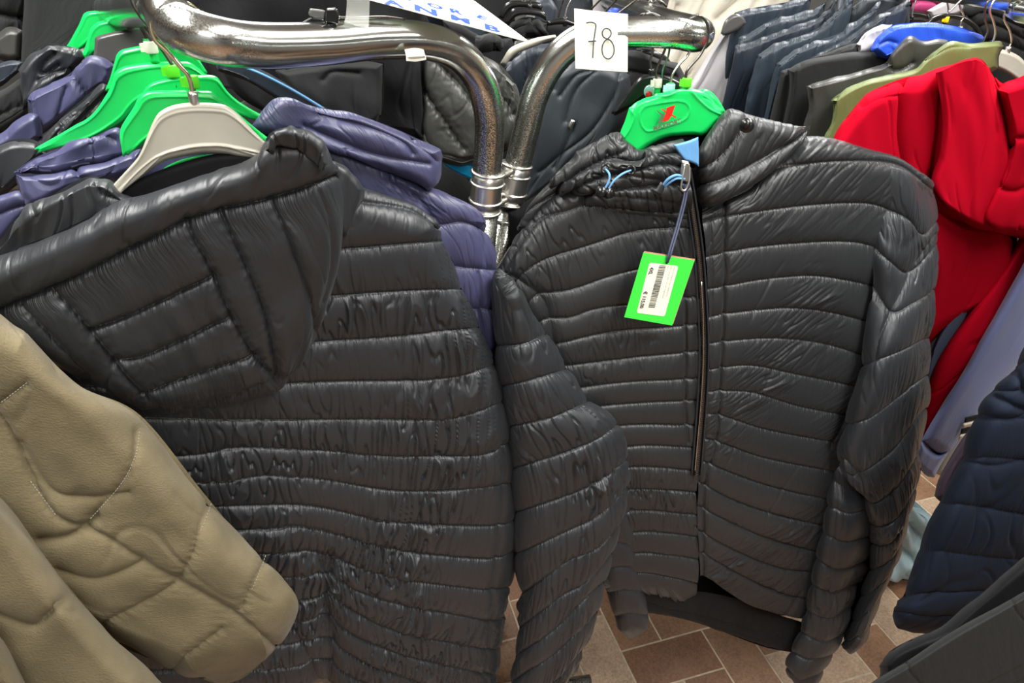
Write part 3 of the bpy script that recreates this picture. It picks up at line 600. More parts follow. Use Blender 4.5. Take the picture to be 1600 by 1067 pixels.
disc('tag_hole', PT.at(1042, 410, -.0003), nT, .0022, .0003, 'black_plastic', tg)
wire('cord_knot', PR, [(1066,278,-.034),(1074,284,-.038),(1076,292,-.036),(1070,296,-.034),(1067,288,-.038)], .0022, 'navy_cord', tg)

# ------------------------------------------------------------------ left quilted jacket, seen from behind, hood hanging down
PL = Pl(-.25, .77, .42, .06)
lj = thing('quilted_jacket', 'black quilted jacket hanging back to the camera with a big drooping hood', 'jacket', (-.2, .78, .6))
E = [(-60, 0)]
ljr = [
 [(60,330),(200,300),(400,285),(520,285),(568,298),(620,318),(670,342),(680,350)],
 [(60,345),(300,325),(500,312),(565,318),(640,332),(682,360)],
 [(60,400),(300,400),(532,388),(620,381),(689,376)],
 [(60,480),(300,475),(511,462),(600,456),(721,451)],
 [(60,545),(300,545),(500,533),(612,526),(700,517),(748,511)],
 [(60,600),(300,603),(500,596),(650,594),(721,586),(768,570)],
 [(60,645),(270,652),(400,654),(600,655),(706,653),(783,627)],
 [(60,720),(298,711),(372,698),(500,703),(600,712),(743,710),(795,690)],
 [(60,760),(330,752),(416,742),(503,748),(600,765),(692,767),(803,754)],
 [(60,800),(365,790),(481,789),(590,812),(672,820),(775,820),(806,808)],
 [(60,836),(394,827),(460,821),(525,834),(600,856),(672,867),(765,872),(802,858)],
 [(60,870),(420,864),(481,860),(540,880),(620,903),(706,915),(763,920),(794,916)],
 [(60,905),(442,901),(503,898),(569,927),(637,946),(761,968),(784,964)],
 [(60,940),(464,937),(510,930),(551,954),(620,985),(756,1013),(779,1010)],
 [(60,975),(440,972),(505,962),(540,985),(620,1018),(756,1052),(774,1051)],
 [(60,1010),(430,1006),(500,996),(540,1018),(620,1052),(750,1090),(770,1090)],
 [(60,1045),(420,1042),(500,1030),(540,1052),(620,1086),(745,1128),(766,1128)],
 [(60,1085),(420,1080),(500,1066),(540,1088),(620,1120),(745,1165),(762,1165)]]
patch('body', ljr, 'black_nylon', PL, lj, R=.05, rw=44, edges='lrt', A=.0070, wr=(.0046, 36, 1.2), puck=.0014, seed=12.4, fold=(.004, 4, 3), prof=.38, nmax=560,
      lines=[([(783,690),(786,740),(782,790),(775,860),(768,920),(765,980),(757,1060)], 3.5, .006), ([(520,880),(512,940),(520,990),(516,1067)], 16, .014), ([(430,950),(470,1000),(500,1067)], 9, .006)])
patch('collar', [[(512,246),(530,252),(548,268),(570,296)], [(520,285),(536,296),(552,306),(568,312)], [(528,330),(538,342),(548,342),(556,330)], [(530,360),(536,366),(540,366),(545,352)]], 'black_nylon', PL, lj, R=.02, rw=14, o=-.03, A=.0, wr=(0, 1, 1), fold=(.006, 22, 10), q=1.8)
PH = Pl(-.25, .70, .34, -.10)
patch('hood', [
 [(-70,436),(0,403),(100,357),(206,312),(310,276),(405,244),(424,212),(470,206),(500,226),(516,262)],
 [(-70,520),(0,485),(122,430),(291,345),(350,328),(422,312),(480,292),(522,274)],
 [(-20,512),(60,500),(160,470),(300,420),(430,378),(490,362),(534,352)],
 [(35,538),(110,530),(200,508),(320,470),(430,440),(480,432),(518,432)],
 [(90,566),(160,560),(230,548),(330,520),(430,495),(462,494),(494,512)],
 [(150,596),(210,594),(270,580),(340,564),(415,552),(440,558),(464,568)],
 [(196,624),(240,622),(290,610),(350,600),(405,588),(430,590),(448,592)],
 [(226,640),(262,650),(300,650),(330,645),(370,636),(403,627),(428,610)]], 'black_nylon', PH, lj, R=.05, rw=42, edges='lrtb', seams=[0, 1, 7], A=.006, wr=(.0, 30, .9), puck=.0, seed=15.4, fold=(.0042, 20, 15), prof=.4,
 lines=[([(-70,520),(0,485),(122,430),(291,345),(350,328),(422,312),(480,292),(522,274)], 4.6, .006, .0016),
  ([(80,453),(112,481),(141,514),(178,561),(225,617),(248,636)], 4.6, .0075, .002), ([(35,480),(60,502),(100,540),(141,585)], 4.4, .005, .001),
  ([(291,345),(305,376),(323,406),(361,491),(398,556),(427,586)], 4.6, .0075, .002), ([(345,334),(389,425),(417,500),(431,590)], 4.6, .0075, .002),
  ([(422,312),(450,369),(478,448),(492,515)], 4.4, .006, .0014), ([(141,514),(211,490),(335,430)], 4.6, .0075, .0018), ([(178,561),(234,552),(361,495)], 4.6, .0075, .0018),
  ([(220,617),(281,594),(398,554)], 4.6, .0075, .0018), ([(234,640),(300,634),(350,620),(400,603),(445,585)], 5, .004, .001), ([(495,290),(512,340),(514,400),(500,470)], 4, .004)])
patch('hood', [[(-30,395),(0,376),(28,338),(80,306),(131,277),(165,280),(185,296),(212,314)], [(-40,410),(0,392),(40,368),(100,340),(150,316),(190,312),(216,318)], [(-60,440),(0,414),(60,388),(120,360),(180,335),(220,322)]],
      'black_nylon', PH, lj, R=.03, rw=18, edges='ltr', o=.025, fold=(.007, 22, 16), seed=21, q=1.8, lines=[([(150,285),(160,305),(185,312)], 5, .006)])
patch('hood', [[(412,238),(418,212),(440,200),(470,205),(498,222),(514,256)], [(418,238),(430,222),(452,216),(476,226),(495,244),(508,268)], [(424,240),(440,236),(458,240),(472,250),(486,262),(500,276)]],
      'black_nylon', PH, lj, R=.03, rw=10, o=-.012, fold=(.008, 30, 30), seed=25, q=1.8)
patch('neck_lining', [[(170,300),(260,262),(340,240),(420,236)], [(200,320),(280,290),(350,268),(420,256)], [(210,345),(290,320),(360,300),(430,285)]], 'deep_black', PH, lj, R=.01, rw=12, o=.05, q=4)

# ------------------------------------------------------------------ brown suede coat: sleeves in the left foreground
PC = Pl(-.30, .56, .30, .12)
bc = thing('suede_coat', 'light brown suede look padded coat at the lower left foreground', 'coat', (-.4, .55, .7))
patch('sleeve', [
 [(-160,420),(-60,430),(0,490),(40,520)],
 [(-190,520),(-80,560),(20,570),(120,600)],
 [(-190,640),(-60,660),(90,655),(218,648)],
 [(-150,740),(0,770),(120,760),(318,770)],
 [(-90,820),(60,880),(200,850),(385,850)],
 [(60,930),(180,960),(300,930),(440,905)],
 [(170,1000),(260,1010),(360,980),(464,945)],
 [(262,1040),(310,1052),(370,1040),(440,1000)],
 [(318,1062),(345,1068),(378,1060),(415,1030)]], 'suede', PC, bc, R=.07, rw=95, seams=[0, 8], A=0, fold=(.0055, 9, 9), seed=31, q=1.9,
 lines=[([(-60,600),(0,655),(45,745),(88,808),(160,838),(200,862),(275,907),(345,948),(437,1012)], 5, .006, .001), ([(218,672),(212,710),(190,755),(140,812)], 6, .004, .001), ([(330,785),(310,835),(300,865),(280,905)], 6, .004, .001), ([(415,865),(400,905),(378,955)], 6, .004, .001),
        ([(40,600),(0,630),(-60,670)], 6, .004, .001), ([(270,915),(220,945),(160,975)], 6, .004, .001), ([(345,985),(300,1020),(270,1045)], 6, .004, .001), ([(30,700),(80,770),(140,780),(200,772)], 8, .005), ([(60,845),(110,838),(150,812)], 7, .009), ([(90,890),(150,905),(220,880)], 8, .005)])
def stitch(pts, o, n=None):
    pts = resample([(x, y, o) for x, y in pts], n or int(sum(math.dist(a, b) for a, b in zip(pts[:-1], pts[1:])) / 4.6))
    V, Fc = [], []
    for a, b in zip(pts[:-1], pts[1:]):
        v_, f_ = tube('', [PC.at(*a), PC.at(*(a * .42 + b * .58))], .0004, None, raw=True, seg=5); k = len(V); V += v_; Fc += [tuple(i + k for i in f) for f in f_]
    link('stitching', mesh(V, Fc), 'stone_fabric', bc)
stitch([(218,675),(212,710),(190,755),(140,812)], .000); stitch([(48,752),(88,806)], -.002); stitch([(330,787),(322,810),(312,832)], .0); stitch([(42,598),(20,615),(0,630)], -.001); stitch([(415,868),(402,902),(378,955)], .012)
patch('sleeve', [
 [(-140,690),(-80,720),(-20,760)], [(-150,790),(-60,800),(40,830)], [(-150,880),(-20,900),(110,920)], [(-110,980),(30,990),(180,1000)], [(-40,1080),(90,1080),(250,1070)], [(20,1160),(160,1160),(300,1130)]], 'suede', PC, bc, R=.06, rw=70, o=-.085, fold=(.005, 9, 9), seed=35, q=2.2,
 lines=[([(-20,958),(40,980),(62,975),(100,935)], 6, .006), ([(66,968),(98,938)], 4, .003)])
patch('sleeve', [[(-200,900),(-100,930),(-20,960)], [(-200,990),(-80,1000),(30,1040)], [(-160,1080),(-40,1100),(70,1110)]], 'suede', PC, bc, R=.05, rw=50, o=-.13, fold=(.005, 9, 9), seed=38, q=2.6)
patch('body', [[(-330,380),(-220,380),(-120,420),(-30,470)], [(-330,700),(-220,700),(-100,740),(0,820)], [(-330,1000),(-200,1020),(-80,1060),(40,1120)]], 'suede', PC, bc, R=.05, rw=50, o=.05, fold=(.006, 9, 9), seed=39, q=5)
# ------------------------------------------------------------------ hangers
def hanger(name, label, pl, top, bot, m, th=.009, o=0., rim=True, hook=None, hm='dark_wire', hr=.0019, clip=None, group=None, neck=True, rw=7, ho=0., extra=(), fold=(0,1,1)):
    t = thing(name, label, 'hanger', tuple(pl.at(*top[len(top) // 2][:2])), group)
    T_ = resample(top, 24); B_ = resample(bot, 24); mid = T_ * .5 + B_ * .5
    lines = list(extra)
    if rim: lines.append(([tuple(p[:2]) for p in (T_ * .16 + B_ * .84)], 1.6, -.0015)); lines.append(([tuple(p[:2]) for p in (T_ * .84 + B_ * .16)], 1.4, -.0012))
    patch('shoulder_bar', [T_.tolist(), (T_ * .8 + B_ * .2).tolist(), mid.tolist(), (T_ * .2 + B_ * .8).tolist(), B_.tolist()], m, pl, t, R=th, rw=rw, o=o, q=1.8, lines=lines, fold=fold)
    if hook:
        tube('hook', px3(pl, hook, o + ho + th * .5), hr, hm, t, seg=10)
        if neck:
            a = pl.at(hook[0][0], hook[0][1], o + th * .5 + ho); b = pl.at(hook[0][0] - (hook[1][0] - hook[0][0]) * .1, hook[0][1] + 8, o + th * .5 + ho)
            tube('neck', [a + (0, 0, .004), b - (0, 0, .004)], .0048, m if m != 'grey_plastic' else 'zinc', t, seg=14)
    if clip: 
        c = pl.at(clip[0], clip[1], o + th * .5 + ho); tube('size_clip', [c - (0, 0, .0065), c - (0, 0, .005), c + (0, 0, .005), c + (0, 0, .0065)], [.0062, .0072, .0072, .0062], clip[2], t, seg=14, sub=2)
        box('clip_tab', c + (-.0075, -.002, 0), (.006, .005, .009), clip[2], t)
    return t
PGL = Pl(-.26, .735, .38, 0)
hanger('coat_hanger', 'grey plastic coat hanger with gold hook holding the hooded black jacket on the left', PGL,
 [(166,304),(174,292),(200,264),(219,240),(236,197),(247,177),(263,167),(281,162),(309,160),(333,161),(349,163),(362,170),(374,180),(394,202),(418,226)],
 [(180,316),(186,304),(225,274),(253,254),(275,247),(295,243),(316,240),(337,240),(352,241),(362,243),(374,246),(388,248),(400,250),(410,248),(420,236)],
 'grey_plastic', .011, hook=[(302,150),(295,121),(281,104),(261,81),(242,62),(235,39),(239,17,.0),(253,3,.0),(273,-1,.006),(295,6,.02),(309,17,.03),(327,25,.035)], hm='gold_wire', hr=.0021,
 extra=[([(184,300),(222,262),(253,241),(295,231),(337,227),(374,232),(410,240)], 1.6, -.002)], fold=(.0004, 20, 20))
def gplane(k): return Pl(-.30 - .035 * k, .775 + .035 * k, .38, 0)
GG = 'green hangers on the left rail'
hanger('coat_hanger', 'green plastic hanger directly behind the grey one, its lower bar showing under it', gplane(0),
 [(192,244),(187,208),(197,185),(208,169),(215,154),(222,146),(239,142),(281,141),(320,142),(332,144),(349,158),(370,175),(392,194),(418,216)],
 [(200,240),(215,232),(230,222),(245,214),(260,208),(275,204),(290,202),(305,202),(320,204),(335,208),(350,212),(368,216),(390,220),(420,224)], 'green_plastic', .010, hook=[(298,136),(294,118),(281,100),(262,80),(240,50),(216,20),(205,-4),(212,-22)], clip=(300, 128, 'lime_plastic'))
wire('hanger_bar', gplane(0), [(254,273,-.03),(270,262,-.03),(297,252,-.03),(337,247,-.03),(376,251,-.03)], .0042, 'green_plastic', bpy.data.objects['coat_hanger.001'])
hanger('coat_hanger', 'green plastic hanger whose right arm shows just above the grey hanger', gplane(1.2),
 [(222,150),(228,137),(239,129),(255,124),(270,121),(300,118),(323,117),(337,119),(346,129),(354,141),(366,153),(380,163),(405,178),(432,188)],
 [(225,160),(240,156),(260,152),(280,150),(300,150),(316,152),(330,158),(345,166),(360,174),(380,182),(400,187),(416,189),(424,190),(433,191)], 'green_plastic', .010, hook=[(274,122),(270,104),(255,80),(235,52),(219,22),(215,-4),(222,-22)], clip=(270, 111, 'lime_plastic'))
hanger('coat_hanger', 'large green plastic hanger with a long bare left arm', gplane(2.3),
 [(55,232),(75,220),(96,208),(116,196),(135,186),(150,172),(160,157),(168,145),(174,132),(180,112),(194,104),(215,100),(239,97),(270,96),(295,97),(312,108),(330,125)],
 [(62,238),(85,232),(118,226),(138,219),(157,211),(176,201),(192,191),(202,180),(212,168),(225,158),(245,150),(265,146),(285,146),(300,148),(310,150),(320,150),(332,148)], 'green_plastic', .011, hook=[(241,84),(236,64),(224,44),(212,24),(205,-4),(210,-20)], clip=(236, 74, 'white_plastic'))
hanger('coat_hanger', 'green plastic hanger second row back, rounded shoulder above the long armed one', gplane(3.4),
 [(165,140),(172,122),(178,100),(183,84),(190,78),(197,76),(215,72),(231,69),(250,67),(267,67),(285,71),(300,80),(312,94),(322,112)],
 [(172,146),(182,138),(190,130),(200,124),(212,120),(225,118),(240,116),(255,115),(270,116),(283,118),(295,120),(305,122),(315,124),(324,120)], 'green_plastic', .010, hook=[(231,66),(228,52),(220,34),(212,10),(214,-14)])
hanger('coat_hanger', 'dark grey plastic hanger between the green ones', Pl(-.55, 1.02, .3, 0),
 [(142,100),(146,86),(148,68),(149,59),(157,55),(176,50),(197,46),(212,45),(225,45),(232,58)],
 [(150,104),(158,100),(168,100),(178,102),(190,96),(200,88),(210,82),(220,78),(228,74),(234,68)], 'dark_plastic', .014, rim=False, hook=[(204,42),(201,26),(196,8),(200,-20)], hm='steel_wire')
hanger('coat_hanger', 'green plastic hanger behind the dark grey one, nearer of the two at the back', Pl(-.6, 1.08, .3, 0),
 [(128,88),(134,70),(138,56),(141,46),(146,39),(154,34),(163,32),(182,30),(202,28),(225,29),(250,31)],
 [(134,94),(142,86),(150,80),(160,74),(172,68),(186,62),(200,58),(214,56),(226,54),(238,53),(250,52)], 'green_plastic', .011, hook=[(191,26),(188,12),(184,-6),(190,-20)])
hanger('coat_hanger', 'rearmost green plastic hanger at the upper left', Pl(-.65, 1.14, .3, 0),
 [(98,80),(108,66),(117,50),(124,37),(128,27),(132,20),(138,18),(146,17),(168,15),(191,15),(215,18)],
 [(108,84),(118,80),(128,76),(138,68),(148,58),(158,50),(168,44),(180,40),(192,38),(204,36),(216,36)], 'green_plastic', .011, hook=[(178,12),(177,2),(176,-10),(184,-22)])
# right: the lettered green hanger
PM = Pl(.25, 1.045, .22, .0)
hg = hanger('coat_hanger', 'green plastic hanger with red and grey emblem and capital lettering inside the front jacket', PM,
 [(966,218),(970,204),(976,190),(980,178),(985,168),(997,158),(1015,152),(1035,145),(1055,140),(1076,138),(1096,142),(1110,150),(1120,162),(1131,172)],
 [(995,241),(1003,236),(1012,229),(1022,223),(1034,217),(1048,213),(1062,212),(1075,211),(1086,211),(1096,212),(1102,210),(1109,204),(1116,196),(1124,186)], 'green_plastic', .012, hook=[(1071,128),(1073,112),(1082,100),(1094,86),(1104,66),(1107,48),(1102,32),(1090,24),(1078,27,.02)], clip=(1073, 129, 'lime_plastic'), rim=False, rw=8,
 extra=[([(1018,146),(1040,150),(1062,142),(1078,142),(1092,156),(1108,170),(1124,178)], 1.6, -.0022), ([(985,170),(990,182),(984,200),(975,214)], 2, -.0022), ([(1000,176),(1006,168),(1022,163),(1055,158),(1070,160),(1077,168),(1076,178),(1068,188),(1045,196),(1015,205),(1005,200),(1000,188),(1000,176)], 1.1, -.0018), ([(1100,152),(1112,158),(1120,168)], 3, .003)])
nM = CAM - PM.at(1040, 180); nM /= np.linalg.norm(nM)
class FpO(Fp): pass
fM = Fp(PM.at(1040, 180, -.0075), np.array([.22, -1, .0]) / np.linalg.norm([.22, -1, 0]))
zq = lambda L: [(960 + x / 5.93, 100 + y / 5.93) for x, y in L]
def emblem(pts, m, o=.0): 
    plate('emblem', [fM.at(x, y, .0012 + o) for x, y in zq(pts)][::-1], fM.nn, .0008, m, hg)
emblem([(480, 405), (562, 378), (530, 470), (500, 520), (440, 536), (480, 440)], 'logo_red'); emblem([(425, 415), (440, 413), (490, 440), (575, 492), (560, 498), (480, 452)], 'logo_red', .0004)
emblem([(383, 428), (396, 430), (455, 468), (430, 545), (403, 552), (432, 475)], 'logo_grey')
a_, b_ = [fM.at(*zq([p])[0], .0032) for p in ((355, 612), (612, 540))]
text('lettering', 'MAXFORT', a_, b_ - a_, fM.nn, .0088, 'logo_grey', hg, bold=.045, w=np.linalg.norm(b_ - a_))
hanger('coat_hanger', 'green plastic hanger just behind the lettered one, showing at its right', Pl(.25, 1.075, .22, 0),
 [(1060,150),(1075,146),(1090,142),(1102,139),(1112,144),(1120,152),(1127,162),(1133,174)], [(1070,200),(1080,202),(1090,202),(1098,200),(1106,198),(1114,194),(1122,188),(1128,182)], 'green_plastic', .010, hook=[(1048,134),(1050,118),(1062,100),(1076,84),(1081,60),(1078,38),(1066,30),(1050,34),(1042,44,.02)], clip=(1047, 138, 'clear_teal'), hm='steel_wire')
hanger('coat_hanger', 'green plastic hanger with white size clip on its dark hook', Pl(.25, 1.10, .22, 0),
 [(985,176),(992,164),(1005,154),(1020,150),(1034,147),(1045,146)], [(995,215),(1005,205),(1016,198),(1028,194),(1036,192),(1045,190)], 'green_plastic', .009, hook=[(1027,134),(1025,112),(1030,98),(1040,74),(1041,52),(1036,32),(1022,22),(1006,22),(994,30,.02)], clip=(1027, 130, 'white_plastic'))
GL = thing('hanger_hook', 'thin steel hanger hook rising between the white and teal clips', 'hanger', tuple(V3(1038, 120, 1.14)))
tube('hook', [V3(1033, 130, 1.14), V3(1036, 108, 1.13), V3(1044, 88, 1.12), V3(1046, 70, 1.1), V3(1040, 52, 1.08), V3(1030, 48, 1.06)], .0016, 'steel_wire', GL, seg=8)
disc('clip', V3(1016, 143, 1.12), CAM - V3(1016, 143, 1.12), .010, .006, 'clear_teal', GL); disc('clip_patch', V3(1014, 148, 1.115), CAM - V3(1016, 143, 1.12), .005, .004, 'logo_red', GL)
# dark hooks crossing near the bend of the left rail
for k, (x0, x1) in enumerate(((232, 208), (246, 216), (262, 226))):
    h = thing('hanger_hook', ['thin dark hanger hook furthest left by the bent rail', 'middle dark hanger hook by the bent rail', 'dark hanger hook nearest the bend of the rail'][k], 'hanger', tuple(V3(x0, 70, .95)))
    tube('hook', [V3(x0 + 4, 84, .96), V3(x0, 66, .96), V3(x0 - 12, 44, .95), V3(x1 - 6, 20, .95), V3(x1 - 10, -4, .95), V3(x1 - 2, -22, .96), V3(x1 + 12, -20, 1.0)], .0018, 'dark_wire', h, seg=8)

# ------------------------------------------------------------------ garments
def garment(name, label, cat, pl, rows, m, part='body', group=None, **kw):
    kw.setdefault('R', .025); kw.setdefault('rw', 14); kw.setdefault('q', 2.6); kw.setdefault('fold', (.004, 12, 9))
    t = thing(name, label, cat, tuple(pl.at(*np.mean([p[:2] for p in rows[-1]], axis=0))), group)
    patch(part, rows, m, pl, t, **kw); return t
# navy jacket behind the left one
PN = Pl(-.25, .86, .36, .05)
nv = garment('puffer_jacket', 'navy blue puffer jacket directly behind the left black jacket, folded hood showing', 'jacket', PN, [
 [(380,210),(440,208),(480,212),(560,238),(620,268),(680,298),(730,322),(754,345)],
 [(500,330),(600,336),(678,351),(723,346),(756,362)],
 [(540,410),(640,402),(709,415),(746,419),(772,422)],
 [(560,490),(660,480),(732,481),(751,483),(780,480)],
 [(600,560),(680,552),(735,552),(765,548),(782,541)],
 [(640,620),(700,615),(745,612),(768,608),(780,600)], [(660,690),(710,690),(750,690),(765,690),(774,690)]], 'navy_nylon', A=.008, wr=(.002, 26, .7), puck=.0006, R=.04, rw=30, q=1.9, seed=41, prof=.5, o=.0,
 lines=[([(752,350),(754,400),(764,424)], 4, .006), ([(746,425),(752,480),(762,548)], 4, .006), ([(611,280),(660,315),(675,340)], 5, .005, .004)])
patch('hood', [[(385,205),(405,180),(430,156),(455,154),(480,163),(520,172),(560,180),(620,202),(688,234)], [(430,205),(470,198),(520,200),(580,215),(640,240),(688,256)], [(470,215),(520,222),(580,242),(640,266),(684,284)], [(520,232),(560,248),(610,270),(650,286),(670,298)]],
      'navy_nylon', PN, nv, R=.03, rw=18, o=-.03, q=1.8, A=.004, seams=[0, 3], wr=(.002, 30, .8), fold=(.0045, 12, 26), seed=43, lines=[([(500,178),(580,200),(630,222),(645,240)], 5, .006), ([(640,205),(652,222),(684,252)], 4, .005), ([(475,196),(560,232),(600,244),(670,256)], 4, .006)])
patch('hood', [[(22,268),(60,244),(120,223),(150,212),(186,200),(196,236)], [(25,270),(70,262),(120,252),(165,244),(200,240)], [(24,272),(60,272),(92,268),(144,256),(200,244)]], 'navy_nylon', PN, nv, R=.02, rw=10, o=-.02, q=1.8, fold=(.007, 20, 26), seed=45, lines=[([(50,255),(58,266)], 3, .004), ([(140,225),(160,212),(180,220)], 4, .004)])
patch('hood', [[(22,270),(60,272),(92,270),(144,258),(185,244),(220,232)], [(30,296),(70,292),(110,282),(150,268),(190,254),(222,246)], [(44,326),(76,312),(108,298),(150,288),(190,276),(230,264)]], 'navy_nylon', PN, nv, R=.025, rw=12, o=-.035, q=1.8, fold=(.005, 14, 20), seed=46, lines=[([(118,262),(122,278),(140,284)], 4, .006)])
patch('shoulder', [[(-60,330),(-20,312),(10,302),(30,298),(44,310)], [(-60,362),(-20,345),(10,330),(32,322),(48,320)], [(-60,420),(-20,400),(0,378),(30,345),(52,326)]], 'navy_nylon', PN, nv, R=.02, rw=12, o=-.01, q=2.2, fold=(.004, 14, 14), seed=48, A=.004)
patch('body', [[(190,240),(260,230),(340,225),(430,210)], [(200,300),(280,290),(360,280),(440,280)], [(200,420),(300,420),(380,420),(480,420)]], 'navy_nylon', PN, nv, R=.01, rw=10, o=.03, q=4, fold=(.006, 12, 12))
# other garments on the left rail (front to back)
LP = lambda k: Pl(-.45 - .04 * k, .80 + .05 * k, .38, .04)
garment('jacket', 'black shiny jacket shoulder above the navy collar at the left edge', 'jacket', LP(1), [[(-60,262),(-20,238),(0,226),(20,218),(45,217),(60,222),(72,236)], [(-60,300),(-20,280),(10,265),(40,255),(78,240)], [(-60,360),(-20,332),(0,312),(24,290),(50,262),(84,244)]], 'black_nylon', fold=(.006, 12, 12), seed=51, R=.03, rw=16, q=2)
garment('jacket', 'black jacket collar lying along the long green hanger arm', 'jacket', LP(2.2), [[(58,228),(78,204),(99,181),(128,156),(156,132),(168,133)], [(62,230),(85,212),(108,196),(136,168),(170,140)], [(60,234),(92,222),(124,192),(148,168),(168,144)]], 'black_nylon', fold=(.004, 12, 12), seed=52, R=.02, rw=10, q=2, lines=[([(80,225),(95,196),(120,172)], 3, .005)])
garment('puffer_jacket', 'navy puffer jacket with folded collar below the dark grey hanger', 'jacket', LP(3), [
 [(42,156),(52,144),(80,130),(108,116),(124,100),(140,88),(160,92),(180,102)], [(46,168),(62,160),(90,146),(112,130),(130,124),(150,118),(176,112)], [(50,184),(66,182),(92,166),(116,150),(136,140),(156,128),(170,126)], [(62,212),(72,206),(92,190),(112,174),(132,156),(148,142),(164,132)]],
 'navy_nylon', fold=(.004, 20, 20), seed=53, R=.03, rw=12, q=1.8, A=0, lines=[([(114,118),(122,130),(134,146)], 4, .008, .002), ([(102,138),(96,158),(90,184)], 3, .005, .001)])
garment('jacket', 'navy sleeve and shoulder running to the left edge below the puffer collar', 'jacket', LP(2.6), [[(-60,238),(0,212),(24,192),(46,178),(60,180)], [(-60,262),(0,240),(30,222),(56,204),(66,200)], [(-60,300),(0,262),(30,240),(50,228),(66,216)]], 'navy_nylon', fold=(.004, 14, 14), seed=54, R=.025, rw=14, q=2)
garment('jacket', 'charcoal jacket with bunched hood under the rearmost green hangers', 'jacket', LP(4), [
 [(32,114),(50,88),(73,68),(95,70),(121,77),(132,90)], [(34,130),(54,112),(80,96),(104,90),(128,96)], [(36,150),(50,136),(76,120),(96,112),(116,108)], [(34,176),(42,160),(60,144),(80,132),(106,120)]],
 'black_nylon', fold=(.008, 22, 22), seed=55, R=.03, rw=12, q=1.8, lines=[([(84,84),(66,100),(62,112),(72,114),(90,102)], 4, .012), ([(60,125),(90,112),(120,108)], 3, .006)])
garment('jacket', 'charcoal jacket shoulder with ruched cuff at the left edge', 'jacket', LP(4.2), [[(-60,170),(-10,148),(18,132),(34,120),(40,128)], [(-60,200),(-10,176),(14,162),(32,150),(42,150)], [(-60,240),(-10,214),(14,200),(30,190),(44,176)]], 'charcoal', fold=(.005, 16, 16), seed=56, R=.025, rw=12, q=2, lines=[([(-10,186),(10,174),(30,166)], 3, .004, .004)])
garment('garment_strap', 'dark navy folded trim curving down at the left edge', 'jacket', LP(5), [[(-50,112),(0,98),(20,94),(36,97)], [(-50,130),(0,114),(20,106),(34,106)], [(-50,156),(0,136),(18,122),(30,112)]], 'navy_vest', seed=57, q=2, rw=8)
garment('jacket', 'large smooth black coat at the upper left behind the green hangers', 'coat', LP(7), [
 [(36,-60),(60,-66),(130,-70),(220,-70),(300,-60)], [(38,0),(70,0),(120,0),(170,0),(230,-10)], [(34,50),(60,50),(90,48),(120,40),(200,20)], [(32,84),(52,84),(72,80),(100,76),(130,72)], [(32,110),(44,104),(60,100),(76,96),(100,92)]], 'charcoal', fold=(.005, 6, 6), seed=58, R=.04, rw=20, q=2.4)
garment('jacket', 'dark grey rounded sleeve at the far left edge', 'jacket', LP(7.4), [[(-10,60),(8,44),(22,42),(36,48)], [(-14,72),(6,66),(22,62),(36,64)], [(-6,90),(6,96),(20,98),(34,92)]], 'grey_nylon', seed=59, R=.03, rw=14, q=2, fold=(.002, 10, 10))
garment('jacket', 'black crumpled coat in the top left corner', 'coat', LP(8), [[(-80,-50),(-20,-50),(20,-50),(60,-50)], [(-80,0),(-20,2),(20,2),(46,0)], [(-80,40),(-20,36),(16,30),(40,26)], [(-80,110),(-20,100),(16,80),(40,66)]], 'charcoal', seed=60, R=.03, rw=14, q=2.4, fold=(.010, 12, 14), lines=[([(0,22),(16,26),(40,30)], 4, .012)])
# behind the left rail
BP = lambda y: Pl(-.1, y, .15, .03)
bz = garment('jacket', 'black open jacket behind the left rail with its zip lying on top of the tube', 'jacket', BP(1.20), [
 [(250,-70),(340,-75),(450,-72),(560,-60),(640,-50)], [(270,0),(350,0),(450,0),(550,0),(660,-10)], [(300,60),(380,60),(460,60),(560,60),(662,50)], [(340,100),(420,105),(500,110),(580,110),(662,95)], [(380,150),(440,160),(520,170),(600,170),(660,160)], [(460,200),(520,200),(580,210),(640,215),(664,220)]],
 'deep_black', fold=(.016, 8, 8), seed=61, R=.03, rw=16, q=2.4, lines=[([(648,90),(642,150),(650,215)], 3, .004)])
patch('inner_panel', [[(430,110),(500,100),(560,95),(600,98)], [(460,150),(520,150),(570,160),(600,150)], [(500,172),(540,190),(580,200),(596,180)]], 'charcoal', BP(1.15), bz, R=.02, rw=14, q=2.4, fold=(.008, 14, 14), seed=62, lines=[([(505,125),(520,112),(560,115)], 3, .006)])
zs = thing('zip_slider', 'black zip slider and puller resting on the left rail beside the clear tape', 'zip', tuple(V3(500, 34, .82)))
patch('slider_body', [[(510,13),(526,12)], [(506,24),(530,24)], [(508,36),(528,38)]], 'black_plastic', Pl(-.2, .81), zs, R=.004, rw=4, q=1.6)
patch('puller', [[(484,13),(508,16)], [(482,21),(508,24)], [(486,29),(506,32)]], 'dark_plastic', Pl(-.2, .81), zs, R=.003, rw=3, q=1.6)
tube('zip_chain', [V3(528, 27, .83), V3(560, 27, .84), V3(600, 26, .86), V3(632, 30, .88)], .0016, 'dark_wire', zs, seg=6)
tube('puller_cord', [V3(488, 28, .81), V3(474, 36, .80), V3(465, 44, .79)], .0014, 'black_plastic', zs, seg=6)
